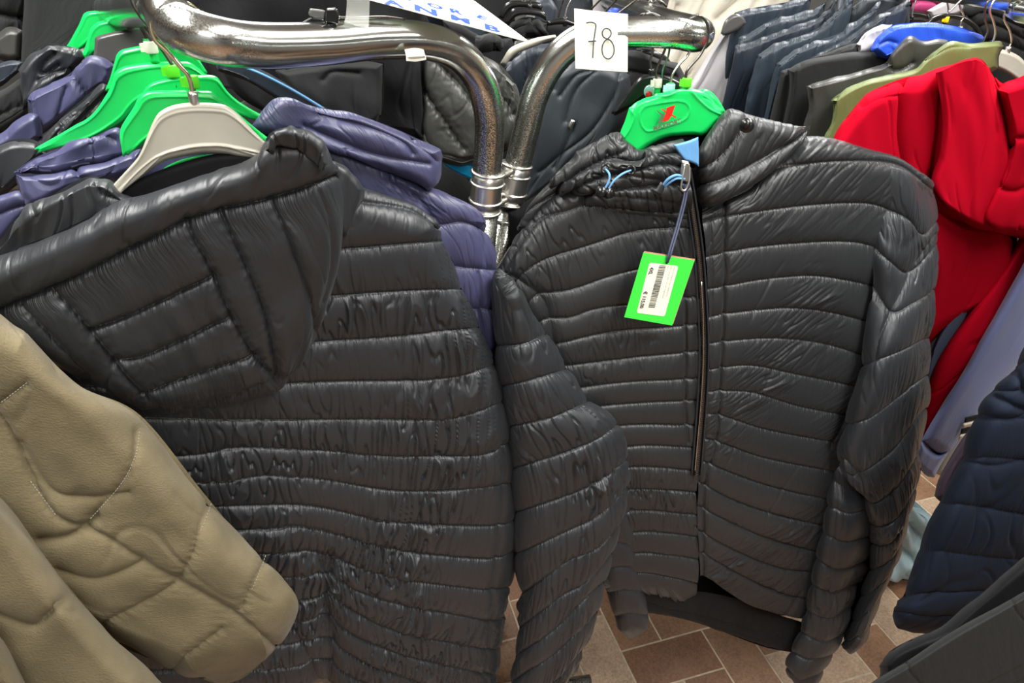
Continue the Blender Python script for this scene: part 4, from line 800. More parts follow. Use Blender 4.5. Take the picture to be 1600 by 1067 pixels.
qj = garment('quilted_jacket', 'grey black quilted jacket with curved seams seen behind the left post', 'jacket', BP(1.22), [
 [(660,82),(690,76),(740,84),(780,100),(806,130)], [(658,110),(700,110),(750,116),(784,130),(812,160)], [(656,150),(700,150),(745,160),(785,170),(810,190)], [(654,190),(700,200),(745,205),(784,205),(806,210)], [(653,228),(690,236),(730,245),(770,232),(800,222)], [(654,246),(690,254),(730,258),(770,246),(798,232)]],
 'grey_nylon', fold=(.006, 16, 16), seed=64, R=.03, rw=14, q=1.7, A=0, lines=[([(664,80),(692,107),(720,135),(742,166)], 5, .009, .003), ([(656,135),(681,169),(704,202),(724,234)], 5, .009, .003), ([(700,80),(740,105),(775,140),(806,180)], 5, .008, .003), ([(658,205),(668,222),(680,236)], 4, .006, .002), ([(785,90),(795,130),(800,180)], 4, .005, .002), ([(653,238),(700,244),(735,250),(790,228)], 2.5, .004)])
garment('garment_lining', 'bright sky blue lining corner below the quilted jacket', 'lining', BP(1.26), [[(668,240),(700,246),(740,258)], [(690,254),(715,262),(740,272)], [(704,264),(722,274),(742,282)]], 'sky_blue', seed=65, q=2.2, rw=4, fold=(.002, 12, 12), R=.01)
gp = garment('jacket', 'dark navy garment edge with a teal piped seam under the left rail', 'jacket', BP(1.08), [[(330,84),(370,92),(420,116),(470,144),(512,170)], [(335,94),(372,104),(420,128),(466,156),(506,180)], [(340,110),(380,124),(420,146),(460,172),(500,196)]], 'navy_vest', seed=66, q=2.2, rw=5, fold=(.003, 12, 12))
wire('piping', BP(1.07), [(345,96),(390,108),(430,126),(470,148),(506,170)], .0018, 'steel_blue', gp)
# ------------------------------------------------------------------ behind the centre rack
Q = lambda y, s=0., l=.03: Pl(.1, y, s, l)
dk = garment('jacket', 'dark slate soft jacket with hanging zip puller between the post and the lettered hanger', 'jacket', Q(1.24), [
 [(850,120),(880,98),(915,92),(950,96),(984,118)], [(838,160),(866,150),(905,140),(950,140),(986,150)], [(828,200),(862,196),(905,190),(950,180),(985,175)], [(816,250),(850,244),(890,236),(930,215),(975,195)], [(800,310),(830,296),(862,276),(900,245),(950,212)], [(790,350),(815,330),(845,300),(880,262),(930,225)]],
 'slate_fabric', fold=(.005, 12, 10), seed=71, R=.05, rw=26, q=1.8, lines=[([(884,190),(892,160),(905,135),(930,112)], 3, .005), ([(875,150),(900,118),(922,110)], 3, .006), ([(866,140),(872,118),(884,104)], 3, .006), ([(843,270),(880,240),(925,205),(960,150),(968,118)], 3, .005), ([(866,262),(890,215),(896,196)], 3, .006)])
patch('zip_puller', [[(893,186),(899,189)], [(889,192),(896,196)], [(887,198),(892,202)]], 'zinc', Q(1.235), dk, R=.003, rw=3, q=1.5)
garment('jacket', 'second black jacket sleeve hanging right of the slate one under the card', 'jacket', Q(1.32), [[(940,80),(980,78),(1020,88),(1060,100)], [(965,110),(1000,110),(1035,116),(1075,130)], [(960,150),(1000,150),(1040,155),(1080,160)], [(930,230),(980,220),(1030,215),(1080,210)]], 'charcoal', fold=(.008, 14, 14), seed=73, R=.03, rw=14, q=2.2, lines=[([(985,112),(1020,118),(1060,120)], 3, .006)])
hanger('coat_hanger', 'glossy black hanger arm left of the lettered green hanger', Q(1.17), [(955,176),(965,164),(975,152),(985,138),(997,122),(1010,116),(1030,117),(1048,121),(1064,130)], [(962,180),(975,174),(990,166),(1003,156),(1016,148),(1030,145),(1044,144),(1056,144),(1068,140)], 'black_plastic', .014, rim=True, hook=[(1018,112),(1016,96),(1020,80),(1020,60)])
hanger('coat_hanger', 'glossy black hanger further back below the rail bend', Q(1.40), [(975,84),(990,78),(1010,76),(1030,80),(1045,92),(1052,108)], [(980,92),(995,90),(1010,90),(1026,96),(1036,104),(1044,114)], 'black_plastic', .012)
garment('jacket', 'dark jacket lower body visible between the two posts', 'jacket', Q(1.36), [[(770,170),(800,170),(840,175),(880,185)], [(770,230),(800,230),(840,240),(870,240)], [(760,330),(790,330),(830,330),(860,320)]], 'slate_fabric', seed=74, q=2.6)
nb = garment('shirt', 'crumpled navy garment under the pale grey hanger left of the centre post', 'shirt', Q(1.42), [[(786,110),(806,88),(830,74),(860,66),(890,62)], [(786,130),(808,118),(835,104),(860,96),(885,90)], [(786,160),(808,156),(830,150),(850,140),(875,130)], [(788,200),(808,200),(828,196),(846,190),(865,180)]], 'navy_vest', fold=(.012, 24, 12), seed=75, q=2)
hanger('coat_hanger', 'pale grey hanger left of the centre post carrying the crumpled navy garment', Q(1.36), [(781,100),(788,88),(795,77),(806,70),(822,64),(842,58),(868,54)], [(790,102),(798,92),(808,84),(822,78),(838,72),(852,66),(870,60)], 'grey_plastic', .012, rim=False)
garment('jacket', 'black crumpled hood under the paired black hangers at the top', 'jacket', Q(1.62), [[(792,44),(806,32),(824,26),(842,30),(856,36)], [(792,54),(808,46),(826,42),(842,44),(856,46)], [(796,66),(812,62),(828,60),(844,58),(858,54)]], 'charcoal', fold=(.010, 26, 26), seed=76, q=1.8, lines=[([(832,28),(836,42),(850,56)], 2, .010), ([(800,45),(820,38)], 2, .006)])
hanger('coat_hanger', 'nearer of the paired glossy black hangers at the top centre', Q(1.60), [(788,36),(794,24),(800,14),(812,12),(832,13),(848,17),(854,26)], [(794,38),(801,30),(808,25),(820,23),(834,24),(846,27),(853,32)], 'black_plastic', .014, hook=[(828,10),(829,0),(832,-12)], rw=4)
hanger('coat_hanger', 'further of the paired glossy black hangers at the top centre', Q(1.66), [(778,26),(785,12),(792,4),(804,1),(824,2),(842,4),(848,12)], [(786,30),(793,20),(800,13),(812,11),(826,12),(840,14),(846,18)], 'black_plastic', .014, hook=[(818,4),(819,-6),(822,-14)], rw=4)
hanger('coat_hanger', 'thin black hanger with steel hook just left of the number card', Q(1.58), [(854,34),(866,30),(880,28),(892,32),(906,38)], [(856,40),(868,38),(882,38),(894,40),(908,46)], 'black_plastic', .012, hook=[(883,30),(884,20),(888,8),(896,-4),(908,-10)], hm='steel_wire', rw=4)
garment('jacket', 'black jacket on the thin black hanger left of the number card', 'jacket', Q(1.68), [[(845,36),(870,34),(895,38),(930,44)], [(840,60),(870,58),(900,56),(940,60)], [(830,120),(870,110),(900,100),(950,100)]], 'deep_black', seed=77, q=2.6)
garment('jacket', 'black jackets edge between the printed sheet and the pale hanger', 'jacket', Q(1.55), [[(690,30),(720,40),(760,60),(800,60)], [(700,60),(740,70),(780,80),(810,90)], [(720,100),(750,110),(780,120),(800,130)], [(740,180),(760,180),(785,180),(805,180)]], 'deep_black', seed=78, q=2.6)
garment('cap', 'small dark crumpled bundle under the tip of the printed sheet', 'garment', Q(1.30), [[(744,56),(756,50),(772,54),(782,62)], [(742,66),(758,62),(772,66),(784,72)], [(744,80),(756,80),(768,80),(780,80)]], 'charcoal', fold=(.008, 30, 30), seed=79, q=1.8)
tops = [('navy denim like garment peeking over the row of black hangers', 'navy_vest', [(836,2),(858,-4),(872,14),(872,28)], 1.9), ('dark slate garments top left of the steel hook', 'slate_fabric', [(858,-10),(890,-14),(920,-12),(940,10)], 2.1),
        ('pale grey shirt sliver above the number card', 'pale_grey_fabric', [(926,-8),(945,-12),(962,-10),(968,12)], 2.0)]
for k, (lb_, m_, c_, y_) in enumerate(tops):
    (xa, ya), (xb, yb), (xc, yc), (xd, yd) = c_
    garment('garment', lb_, 'garment', Q(y_), [[(xa, ya), (xb, yb), (xc, yc)], [(xa, ya + 30), (xb, yb + 30), (xd, yd + 12)], [(xa - 8, ya + 90), (xb, yb + 90), (xd, yd + 70)]], m_, seed=80 + k, q=2.6)
garment('jacket', 'royal blue garment sliver between the rails behind the number card', 'jacket', Q(1.75), [[(950,16),(975,6),(998,12),(1014,26)], [(950,28),(975,22),(995,26),(1010,32)], [(950,60),(975,60),(995,60),(1008,60)]], 'royal_blue', seed=84, q=2.4)
# hooks over the back rail
hk = [((872,26),(878,8),(884,-8)), ((924,14),(940,-2),(952,-12)), ((944,20),(958,6),(968,-6)), ((965,22),(984,8),(998,-2)), ((990,26),(1004,14),(1012,2)), ((1000,30),(1010,18),(1020,6))]
nm = ['thin steel hook left of the number card', 'gold hanger hook rising above the card', 'steel hanger hook above the card centre', 'pale steel hook above the right half of the card', 'dark hook by the back rail over the card corner', 'dark hook nearest the rail bend']
for k, h in enumerate(hk):
    t = thing('hanger_hook', nm[k], 'hanger', tuple(V3(*h[0], 1.6)))
    tube('hook', [V3(x, y, 1.55 - .02 * i) for i, (x, y) in enumerate(h)] + [V3(h[-1][0] + 10, h[-1][1] - 5, 1.5), V3(h[-1][0] + 22, h[-1][1] + 4, 1.5)], .0022, ('steel_wire', 'gold_wire', 'steel_wire', 'zinc', 'dark_wire', 'dark_wire')[k], t, seg=8)
# cream and grey clothes right of the rail
garment('coat', 'cream cloth coat hanging at the top right of the centre rail', 'coat', Q(2.3), [[(1060,-70),(1130,-80),(1200,-78),(1300,-80)], [(1050,-20),(1110,-24),(1180,-24),(1280,-30)], [(1040,20),(1100,20),(1150,18),(1240,10)], [(1020,80),(1070,80),(1120,75),(1200,60)], [(990,150),(1050,150),(1100,140),(1180,120)], [(980,240),(1040,240),(1100,240),(1180,240)]], 'cream_fabric', fold=(.03, 10, 3), seed=85, q=2.4, lines=[([(1110,-10),(1090,30),(1070,80),(1040,130)], 4, .02), ([(1160,-5),(1120,30)], 4, .02), ([(1060,10),(1040,60),(1030,110)], 5, .02)])
garment('coat', 'pale grey lilac coat between the cream coat and the navy vests', 'coat', Q(2.0), [[(1136,40),(1150,22),(1165,28),(1182,44)], [(1110,80),(1130,68),(1155,70),(1180,76)], [(1086,125),(1110,115),(1140,115),(1172,125)], [(1062,165),(1090,160),(1125,165),(1165,180)], [(1060,240),(1090,240),(1125,240),(1160,240)]], 'pale_grey_fabric', fold=(.014, 12, 4), seed=86, q=2.2, lines=[([(1150,30),(1130,75),(1106,120),(1085,150)], 3, .010)])
hanger('coat_hanger', 'dark plastic hanger end at the collar of the first navy vest', Q(1.95), [(1126,52),(1132,34),(1142,24),(1154,22),(1164,30)], [(1130,56),(1138,54),(1148,50),(1158,44),(1166,36)], 'dark_plastic', .012, rim=False, rw=5)
# the row of vests
def vest(name, label, y, top, drop, m, seed, group=None, cat='vest', A=.010, q=2.0, extra_lines=(), lean=(-.22, 1.0), fold=(.008, 22, 7), R=.035, sl=.0, l_=-.12):
    pl = Pl(.9, y, sl, l_); T_ = resample(top, 10)[:, :2]; rows = []
    for k, f in enumerate((0, .12, .28, .5, .75, 1)):
        rows.append([(x + lean[0] * drop * f * (1 - .35 * u), yy + lean[1] * drop * f * (1 - .25 * u)) for (x, yy), u in zip(T_, np.linspace(0, 1, 10))])
    L = [([(x + lean[0] * drop * .03 + 4 * lean[1], yy + 5) for x, yy in T_], 2.2, .004, .002)] + list(extra_lines)
    return garment(name, label, cat, pl, rows, m, group=group, R=R, rw=11, q=q, fold=fold, seed=seed, A=0, wr=(0, 20, 1.), lines=L, prof=.6)
c4 = lambda L: [(1150 + x / 3.556, y / 3.556) for x, y in L]
vest('puffer_vest', 'rearmost navy vest of the row, beside the cream coat', 2.0, c4([(-6, 70), (30, 58), (120, 40), (290, 10), (420, -20)]), 150, 'blue_grey_vest', 91)
vest('puffer_vest', 'second navy vest of the row, collar folded toward the black jackets', 1.9, c4([(20, 205), (60, 190), (200, 110), (300, 85), (390, 70), (500, 10)]), 150, 'blue_grey_vest', 92)
vest('puffer_vest', 'third navy vest of the row with a plain sloping shoulder', 1.8, c4([(-5, 260), (30, 250), (180, 195), (330, 140), (420, 110), (500, 60), (570, -30)]), 150, 'navy_vest', 93)
vest('puffer_vest', 'fourth navy vest of the row with a piped armhole edge', 1.7, c4([(118, 305), (160, 280), (260, 230), (440, 165), (560, 60), (640, -10), (660, -40)]), 150, 'blue_grey_vest', 94)
vest('puffer_vest', 'fifth navy vest of the row, quilted with a notched shoulder', 1.62, c4([(225, 350), (260, 330), (380, 250), (560, 190), (650, 130), (740, 60), (800, 0)]), 150, 'blue_grey_vest', 95)
vest('jacket', 'dark navy jacket behind the notched vest with an open zip', 1.58, c4([(330, 370), (400, 330), (520, 262), (620, 220), (700, 150), (820, 70), (900, 30), (960, 10)]), 130, 'navy_vest', 96, cat='jacket')
vest('jacket', 'dark crumpled jacket top right of the navy vests', 1.75, c4([(640, 40), (700, -10), (800, -30), (900, -20), (980, 20)]), 90, 'slate_fabric', 97, cat='jacket', fold=(.012, 16, 16))
vest('jacket', 'narrow grey green garment between the navy vests and the charcoal jacket', 1.54, c4([(250, 395), (330, 365), (470, 305), (600, 250), (690, 235)]), 130, 'charcoal', 98, cat='jacket', fold=(.003, 12, 8))
garment('jacket', 'smooth charcoal jacket with a long plain shoulder in the right hand row', 'jacket', Pl(.9, 1.50, 0, -.12), [c4([(285, 390), (350, 350), (440, 318), (560, 300), (680, 288), (850, 300)]), c4([(292, 430), (380, 415), (480, 410), (600, 395), (740, 370), (870, 330)]), c4([(285, 520), (380, 500), (480, 480), (600, 470), (720, 440), (860, 400)]), c4([(255, 700), (340, 690), (430, 680), (560, 660), (700, 600), (860, 500)]), c4([(240, 860), (330, 860), (430, 860), (560, 820), (700, 760), (860, 700)])], 'charcoal', seed=99, R=.04, rw=12, q=2, fold=(.004, 8, 6), lines=[(c4([(360, 360), (330, 430), (320, 560), (290, 700)]), 2, .004)])
garment('jacket', 'light grey scarf like collar between the vests and the royal blue jacket', 'jacket', Pl(.9, 1.53, 0, -.05), [c4([(670, 250), (710, 190), (760, 160), (830, 140), (870, 135)]), c4([(680, 280), (720, 235), (765, 200), (820, 175), (860, 160)]), c4([(680, 300), (720, 290), (750, 270), (790, 230), (830, 200)])], 'pale_grey_fabric', seed=100, R=.02, rw=7, q=1.8, fold=(.008, 26, 26))
garment('jacket', 'royal blue jacket collar in front of the black hangers', 'jacket', Pl(.9, 1.46, 0, -.05), [c4([(752, 280), (790, 210), (840, 160), (880, 138), (1000, 126), (1120, 132), (1250, 152), (1340, 185), (1375, 215)]), c4([(770, 285), (820, 230), (880, 190), (960, 175), (1060, 170), (1160, 175), (1250, 185), (1330, 205), (1372, 232)]), c4([(790, 300), (840, 268), (900, 245), (960, 232), (1060, 225), (1160, 225), (1250, 228), (1320, 235), (1360, 240)]), c4([(840, 330), (880, 318), (930, 300), (990, 290), (1080, 285), (1160, 285), (1240, 285), (1310, 285), (1350, 285)])], 'royal_blue', seed=101, R=.03, rw=8, q=1.8, fold=(.006, 14, 16), lines=[(c4([(860, 172), (900, 152), (1000, 140), (1160, 150), (1300, 180)]), 1.2, .003), (c4([(800, 250), (850, 230), (890, 240)]), 2.5, .006)])
garment('vest', 'black quilted vest in front of the smooth charcoal jacket', 'vest', Pl(.9, 1.42, 0, -.12), [c4([(392, 478), (410, 468), (500, 445), (600, 420), (720, 385), (830, 350), (860, 300), (900, 255), (960, 208), (1040, 225), (1120, 215), (1180, 225)]), c4([(400, 520), (430, 500), (520, 490), (620, 460), (730, 430), (840, 400), (890, 350), (930, 300), (990, 260), (1060, 255), (1120, 250), (1190, 245)]), c4([(405, 600), (450, 580), (530, 560), (620, 530), (730, 490), (840, 450), (900, 400), (950, 350), (1010, 310), (1070, 290), (1130, 280), (1190, 270)]), c4([(385, 700), (430, 690), (520, 660), (620, 620), (730, 580), (840, 530), (920, 470), (980, 420), (1040, 380), (1090, 350), (1140, 330), (1190, 310)]), c4([(360, 830), (430, 830), (520, 820), (620, 780), (730, 720), (840, 650), (920, 600), (980, 560), (1040, 500), (1090, 460), (1140, 420), (1190, 400)])],
 'grey_nylon', seed=102, R=.035, rw=9, q=1.8, A=0, fold=(.0045, 20, 10), lines=[(c4([(420, 480), (412, 560), (400, 700)]), 1.8, .004), (c4([(850, 345), (880, 390), (940, 380), (985, 350)]), 3, .010)])
ol = garment('vest', 'olive green quilted vest directly behind the red hoodie', 'vest', Pl(.9, 1.36, 0, -.12), [c4([(528, 556), (560, 530), (640, 480), (740, 440), (880, 410), (1000, 380), (1050, 330), (1110, 280), (1200, 230), (1300, 240), (1400, 238), (1470, 232), (1492, 262)]), c4([(540, 600), (590, 560), (670, 520), (770, 485), (890, 450), (1010, 425), (1070, 380), (1130, 330), (1210, 290), (1300, 285), (1400, 275), (1450, 272), (1480, 275)]), c4([(530, 680), (590, 640), (680, 590), (780, 540), (900, 500), (1020, 470), (1080, 430), (1140, 390), (1220, 340), (1300, 330), (1380, 310), (1430, 300), (1470, 290)]), c4([(500, 740), (570, 720), (670, 680), (790, 620), (920, 570), (1030, 530), (1090, 490), (1150, 440), (1230, 390), (1300, 370), (1370, 350), (1420, 330), (1460, 320)]), c4([(460, 830), (560, 830), (680, 800), (800, 750), (920, 700), (1030, 650), (1100, 600), (1160, 540), (1240, 480), (1300, 440), (1370, 420), (1420, 400), (1460, 380)])],
 'olive_nylon', seed=103, R=.035, rw=9, q=1.8, A=0, fold=(.004, 16, 8), lines=[(c4([(560, 535), (535, 620), (510, 720)]), 1.8, .004, .002), (c4([(1050, 330), (1120, 300), (1200, 262), (1300, 262)]), 1.6, .004)])
# hangers of the right hand row
hanger('coat_hanger', 'black plastic hanger arc behind the grey collar, furthest left of the right hand black hangers', Q(1.66, .2), c4([(700, 190), (760, 130), (820, 92), (900, 65), (980, 62), (1060, 75), (1075, 100)]), c4([(720, 200), (790, 148), (850, 118), (910, 98), (980, 92), (1040, 98), (1070, 108)]), 'black_plastic', .012, rim=False, rw=4, hook=c4([(945, 60), (955, 20), (975, -20)]), hm='steel_wire')
hanger('coat_hanger', 'black plastic hanger arc just in front of the furthest one', Q(1.60, .2), c4([(745, 180), (800, 140), (860, 115), (940, 100), (1020, 100), (1070, 112)]), c4([(760, 188), (820, 158), (880, 134), (945, 122), (1020, 120), (1065, 124)]), 'black_plastic', .010, rim=False, rw=4, hook=c4([(975, 96), (985, 40), (1005, -10), (1030, -30)]), hm='steel_wire')
hanger('coat_hanger', 'black plastic hanger with yellow size clip over the royal blue jacket', Q(1.54, .2), c4([(1040, 140), (1100, 92), (1180, 74), (1270, 90), (1340, 140), (1372, 200)]), c4([(1060, 150), (1110, 118), (1180, 100), (1260, 116), (1320, 160), (1356, 210)]), 'black_plastic', .012, rim=True, rw=4, hook=c4([(1165, 92), (1180, 60), (1175, 20), (1160, -10)]), hm='steel_wire', clip=(*c4([(1165, 108)])[0], 'yellow_plastic'))
hanger('coat_hanger', 'grey plastic hanger between the royal blue jacket and the olive vest', Q(1.40, .2), c4([(1105, 215), (1130, 190), (1165, 174), (1230, 168), (1290, 180), (1325, 210), (1332, 240)]), c4([(1120, 224), (1150, 214), (1190, 212), (1240, 214), (1280, 222), (1310, 232), (1330, 246)]), 'grey_plastic', .016, rim=False, rw=6, hook=c4([(1243, 160), (1250, 120), (1265, 90), (1245, 40), (1240, -10)]), hm='gold_wire')
hanger('coat_hanger', 'grey plastic hanger holding the red hoodie', Q(1.24, .3), c4([(1290, 330), (1330, 305), (1372, 284), (1440, 270), (1510, 282), (1570, 310), (1610, 350), (1640, 400)]), c4([(1340, 380), (1370, 372), (1410, 372), (1460, 384), (1510, 410), (1550, 440), (1590, 470), (1640, 500)]), 'grey_plastic', .018, rim=True, rw=9, hook=c4([(1510, 272), (1530, 230), (1520, 170), (1490, 110), (1500, 50), (1540, 10), (1600, 0)]), hm='gold_wire')
for k, (L, mm, tt) in enumerate((([(1410, 268), (1440, 190), (1430, 120), (1410, 60), (1430, 10), (1460, -20)], 'steel_wire', 'steel hanger hook rising over the olive vest'), ([(1375, 225), (1400, 170), (1385, 110), (1385, 50), (1400, 10), (1430, -14)], 'dark_wire', 'dark hanger hook left of the steel one above the olive vest'), ([(1180, 70), (1230, 20), (1260, -10)], 'steel_wire', 'thin crossing steel hook above the yellow clip'))):
    t = thing('hanger_hook', tt, 'hanger', tuple(V3(*c4(L)[0], 1.4))); tube('hook', [V3(x, y, 1.38) for x, y in c4(L)], .0021, mm, t, seg=8)
garment('jacket', 'black quilted jacket at the upper right edge behind the hooks', 'jacket', Q(1.75, .2), [c4([(1270, 40), (1340, 20), (1430, 30), (1520, 70), (1620, 130)]), c4([(1300, 80), (1370, 70), (1450, 90), (1530, 130), (1640, 180)]), c4([(1340, 130), (1400, 130), (1470, 150), (1540, 190), (1640, 240)]), c4([(1380, 220), (1430, 220), (1490, 230), (1550, 260), (1640, 310)]), c4([(1400, 330), (1450, 330), (1500, 340), (1560, 370), (1640, 420)])], 'charcoal', A=.012, wr=(.006, 22, 1), seed=104, R=.04, rw=12, q=2, fold=(.008, 12, 12))
garment('jacket', 'pink and magenta puffer jacket at the top right', 'jacket', Q(2.1, .0), [c4([(960, -40), (1020, -50), (1080, -40), (1130, -20)]), c4([(975, 0), (1020, 0), (1070, 5), (1110, 20)]), c4([(1000, 40), (1030, 45), (1060, 48), (1080, 40)])], 'magenta_fabric', A=.02, seed=105, q=2, rw=6)
garment('jacket', 'pale jacket with pink trim at the top right behind the hooks', 'jacket', Q(1.98), [c4([(1060, 60), (1120, 30), (1190, -5), (1260, -40)]), c4([(1075, 75), (1130, 60), (1200, 40), (1265, 10)]), c4([(1090, 100), (1140, 95), (1200, 90), (1260, 70)])], 'pale_grey_fabric', seed=106, q=2, rw=5)
garment('jacket', 'dark garment with royal blue stripe at the top right rail', 'jacket', Q(2.0, .1), [c4([(1260, -30), (1330, -30), (1400, -20), (1480, 0)]), c4([(1270, 5), (1330, 8), (1400, 20), (1470, 40)]), c4([(1280, 60), (1330, 70), (1400, 80), (1470, 90)])], 'navy_vest', seed=107, q=2.4)
r3 = thing('clothes_rack', 'chrome tube clothes rack at the far right holding the red hoodie row', 'clothes rack', (1.0, 1.9, 0))
ra, rb = V3(1560, -4, 1.42), V3(1640, 24, 1.28); rd = (rb - ra); rd[2] = 0
tube('rail', [ra - rd * 6.5, ra, rb, rb + rd * 7], .020, 'chrome', r3, seg=20)
for e in (ra - rd * 6.5, rb + rd * 7): tube('post', [e, np.array([e[0], e[1], .02])], .02, 'chrome', r3, seg=16)

# ------------------------------------------------------------------ red hoodie
PRD = Pl(.75, 1.20, .25, -.10)
rh = garment('hoodie', 'bright red hoodie on the grey hanger at the right', 'hoodie', PRD, [
 [(1300,222),(1318,190),(1345,156),(1362,142),(1412,122),(1440,118),(1462,110),(1495,98),(1524,90),(1541,100),(1556,134)],
 [(1310,250),(1335,215),(1362,190),(1390,174),(1420,164),(1450,158),(1478,150),(1508,146),(1535,150),(1560,160),(1574,190)],
 [(1340,300),(1370,262),(1400,246),(1430,242),(1455,240),(1480,242),(1510,246),(1540,250),(1562,252),(1580,240)],
 [(1400,350),(1420,325),(1440,310),(1460,300),(1480,300),(1505,310),(1530,325),(1560,340),(1585,345)],
 [(1420,420),(1440,400),(1455,385),(1475,385),(1500,392),(1530,398),(1560,400),(1590,395)],
 [(1420,500),(1440,480),(1455,465),(1475,465),(1500,465),(1525,462),(1550,455),(1575,448)],
 [(1410,560),(1430,550),(1448,538),(1462,528),(1480,515),(1500,500),(1515,485),(1525,470)]], 'red_fleece', R=.05, rw=30, q=1.9, fold=(.007, 11, 3), seed=111,
 lines=[([(1410,122),(1412,160),(1410,210),(1416,260)], 5, .016), ([(1474,140),(1470,200),(1464,250),(1460,300)], 5, .016), ([(1540,105),(1556,160),(1560,220),(1536,300)], 2, .005), ([(1345,165),(1380,150),(1412,150)], 2.5, .005), ([(1446,290),(1462,322),(1500,348),(1560,356)], 6, .012)])
patch('hood', [[(1556,140),(1572,128),(1590,122),(1640,100)], [(1566,180),(1580,170),(1600,160),(1650,150)], [(1572,222),(1590,215),(1610,210),(1660,210)], [(1560,270),(1590,270),(1620,265),(1670,260)], [(1530,330),(1565,345),(1600,335),(1670,320)], [(1545,352),(1570,365),(1600,372),(1670,370)]], 'red_fleece', PRD, rh, R=.05, rw=22, o=-.04, fold=(.010, 10, 8), seed=112, q=2, lines=[([(1568,235),(1585,220),(1610,215)], 3, .012), ([(1545,280),(1580,300),(1620,290)], 4, .01)])
patch('hood', [[(1462,114),(1500,99),(1526,94),(1546,106)], [(1472,180),(1500,176),(1535,176),(1572,186)], [(1468,240),(1500,250),(1540,252),(1584,242)], [(1456,286),(1495,306),(1540,320),(1604,315)], [(1468,312),(1510,346),(1560,364),(1612,364)]], 'red_fleece', PRD, rh, R=.03, rw=12, edges='lrb', o=-.03, fold=(.006, 12, 5), seed=118, q=2)
patch('neckline', [[(1554,120),(1566,130),(1578,126)], [(1558,140),(1568,146),(1582,136)], [(1562,158),(1572,150),(1586,142)]], 'red_fleece', PRD, rh, R=.02, rw=6, o=.02, q=2)
patch('sleeve', [[(1600,360),(1640,350),(1700,360)], [(1562,420),(1610,420),(1690,430)], [(1530,462),(1575,470),(1640,490)], [(1500,505),(1540,520),(1590,540)], [(1462,570),(1495,585),(1540,610)], [(1445,620),(1470,635),(1500,650)], [(1434,668),(1448,680),(1466,690)], [(1432,700),(1440,704),(1450,700)]], 'red_fleece', PRD, rh, R=.04, rw=26, o=-.015, fold=(.008, 8, 5), seed=113, q=2)
garment('sweatshirt', 'slate blue sweatshirt sleeve between the two red sleeves', 'sweatshirt', Pl(.75, 1.24, .25, -.1), [[(1510,448),(1528,448)], [(1490,490),(1512,486)], [(1462,532),(1494,522)], [(1450,565),(1474,560)], [(1446,600),(1452,590)]], 'slate_blue', seed=114, q=2, R=.02, rw=8, o=-.03)
bl = garment('sweatshirt', 'lilac blue sweatshirt sleeve with ribbed cuff hanging below the red hoodie', 'sweatshirt', Pl(.75, 1.16, .25, -.1), [[(1690,200),(1740,200),(1780,220)], [(1640,310),(1690,310),(1730,330)], [(1604,400),(1650,400),(1690,420)], [(1572,462),(1608,470),(1650,490)], [(1536,522),(1575,540),(1612,550)], [(1500,585),(1535,600),(1566,605)], [(1464,645),(1494,662),(1520,660)], [(1440,688),(1466,710),(1488,704)]], 'lilac_fabric', seed=115, R=.035, rw=22, q=2, fold=(.003, 8, 6), o=-.01)
patch('cuff', [[(1438,686),(1464,708),(1486,702)], [(1432,706),(1455,728),(1474,720)], [(1430,724),(1446,742),(1460,746)]], 'lilac_fabric', Pl(.75, 1.16, .25, -.1), bl, R=.03, rw=12, q=1.8, o=-.008, fold=(.001, 30, 10))
garment('sweatshirt', 'stone beige sweatshirt sleeve right of the lilac one', 'sweatshirt', Pl(.75, 1.2, .25, -.1), [[(1740,260),(1800,260)], [(1690,350),(1745,350)], [(1640,440),(1690,440)], [(1596,500),(1650,520)], [(1562,565),(1610,580)], [(1528,618),(1560,625)], [(1496,668),(1526,672)], [(1470,712),(1498,712)], [(1458,738),(1474,745)]], 'stone_fabric', seed=116, R=.03, rw=14, q=2, fold=(.006, 10, 6), o=0)
st = thing('striped_cuff', 'small black and white striped cuff below the stone sleeve', 'cuff', tuple(V3(1515, 690, 1.05)))
for k, m_ in enumerate(('deep_black', 'cream_fabric', 'deep_black', 'cream_fabric')):
    y0 = 652 + 9 * k; patch('stripe', [[(1508 - 3 * k, y0), (1534 - 3 * k, y0 - 6)], [(1506 - 3 * k, y0 + 9), (1531 - 3 * k, y0 + 3)]], m_, Pl(.75, 1.14, .25, -.1), st, R=.004, rw=3, q=2)
# dark clothes in the right foreground
PK = Pl(.75, .86, .1, .12)
garment('parka', 'plum black garment edge left of the navy parka', 'parka', Pl(.75, .92, .1, .12), [[(1530,650),(1560,640),(1600,640)], [(1500,690),(1540,690),(1600,690)], [(1468,745),(1500,750),(1560,760)], [(1460,775),(1480,790),(1540,800)]], 'plum', seed=121, R=.04, rw=20, q=2.4)
garment('parka', 'dark navy parka with pleats at the lower right', 'parka', PK, [
 [(1670,330),(1760,300),(1880,330)], [(1630,450),(1700,430),(1860,440)], [(1590,570),(1640,560),(1840,560)], [(1556,612),(1620,610),(1760,610)], [(1530,655),(1610,655),(1760,660)], [(1505,715),(1600,720),(1760,740)], [(1470,785),(1580,800),(1760,820)], [(1440,860),(1560,870),(1760,890)], [(1412,930),(1540,920),(1760,930)], [(1396,955),(1500,960),(1700,960)], [(1405,978),(1450,990),(1600,980)]],
 'navy_parka', seed=122, R=.06, rw=44, q=2.2, fold=(.008, 6, 6), A=.004, wr=(.003, 10, .8), lines=[([(1560,622),(1600,640),(1640,650)], 4, .008), ([(1536,650),(1580,655),(1620,640)], 3, .006), ([(1590,580),(1600,610),(1620,640)], 4, .008), ([(1510,720),(1550,730),(1600,720)], 4, .004)])
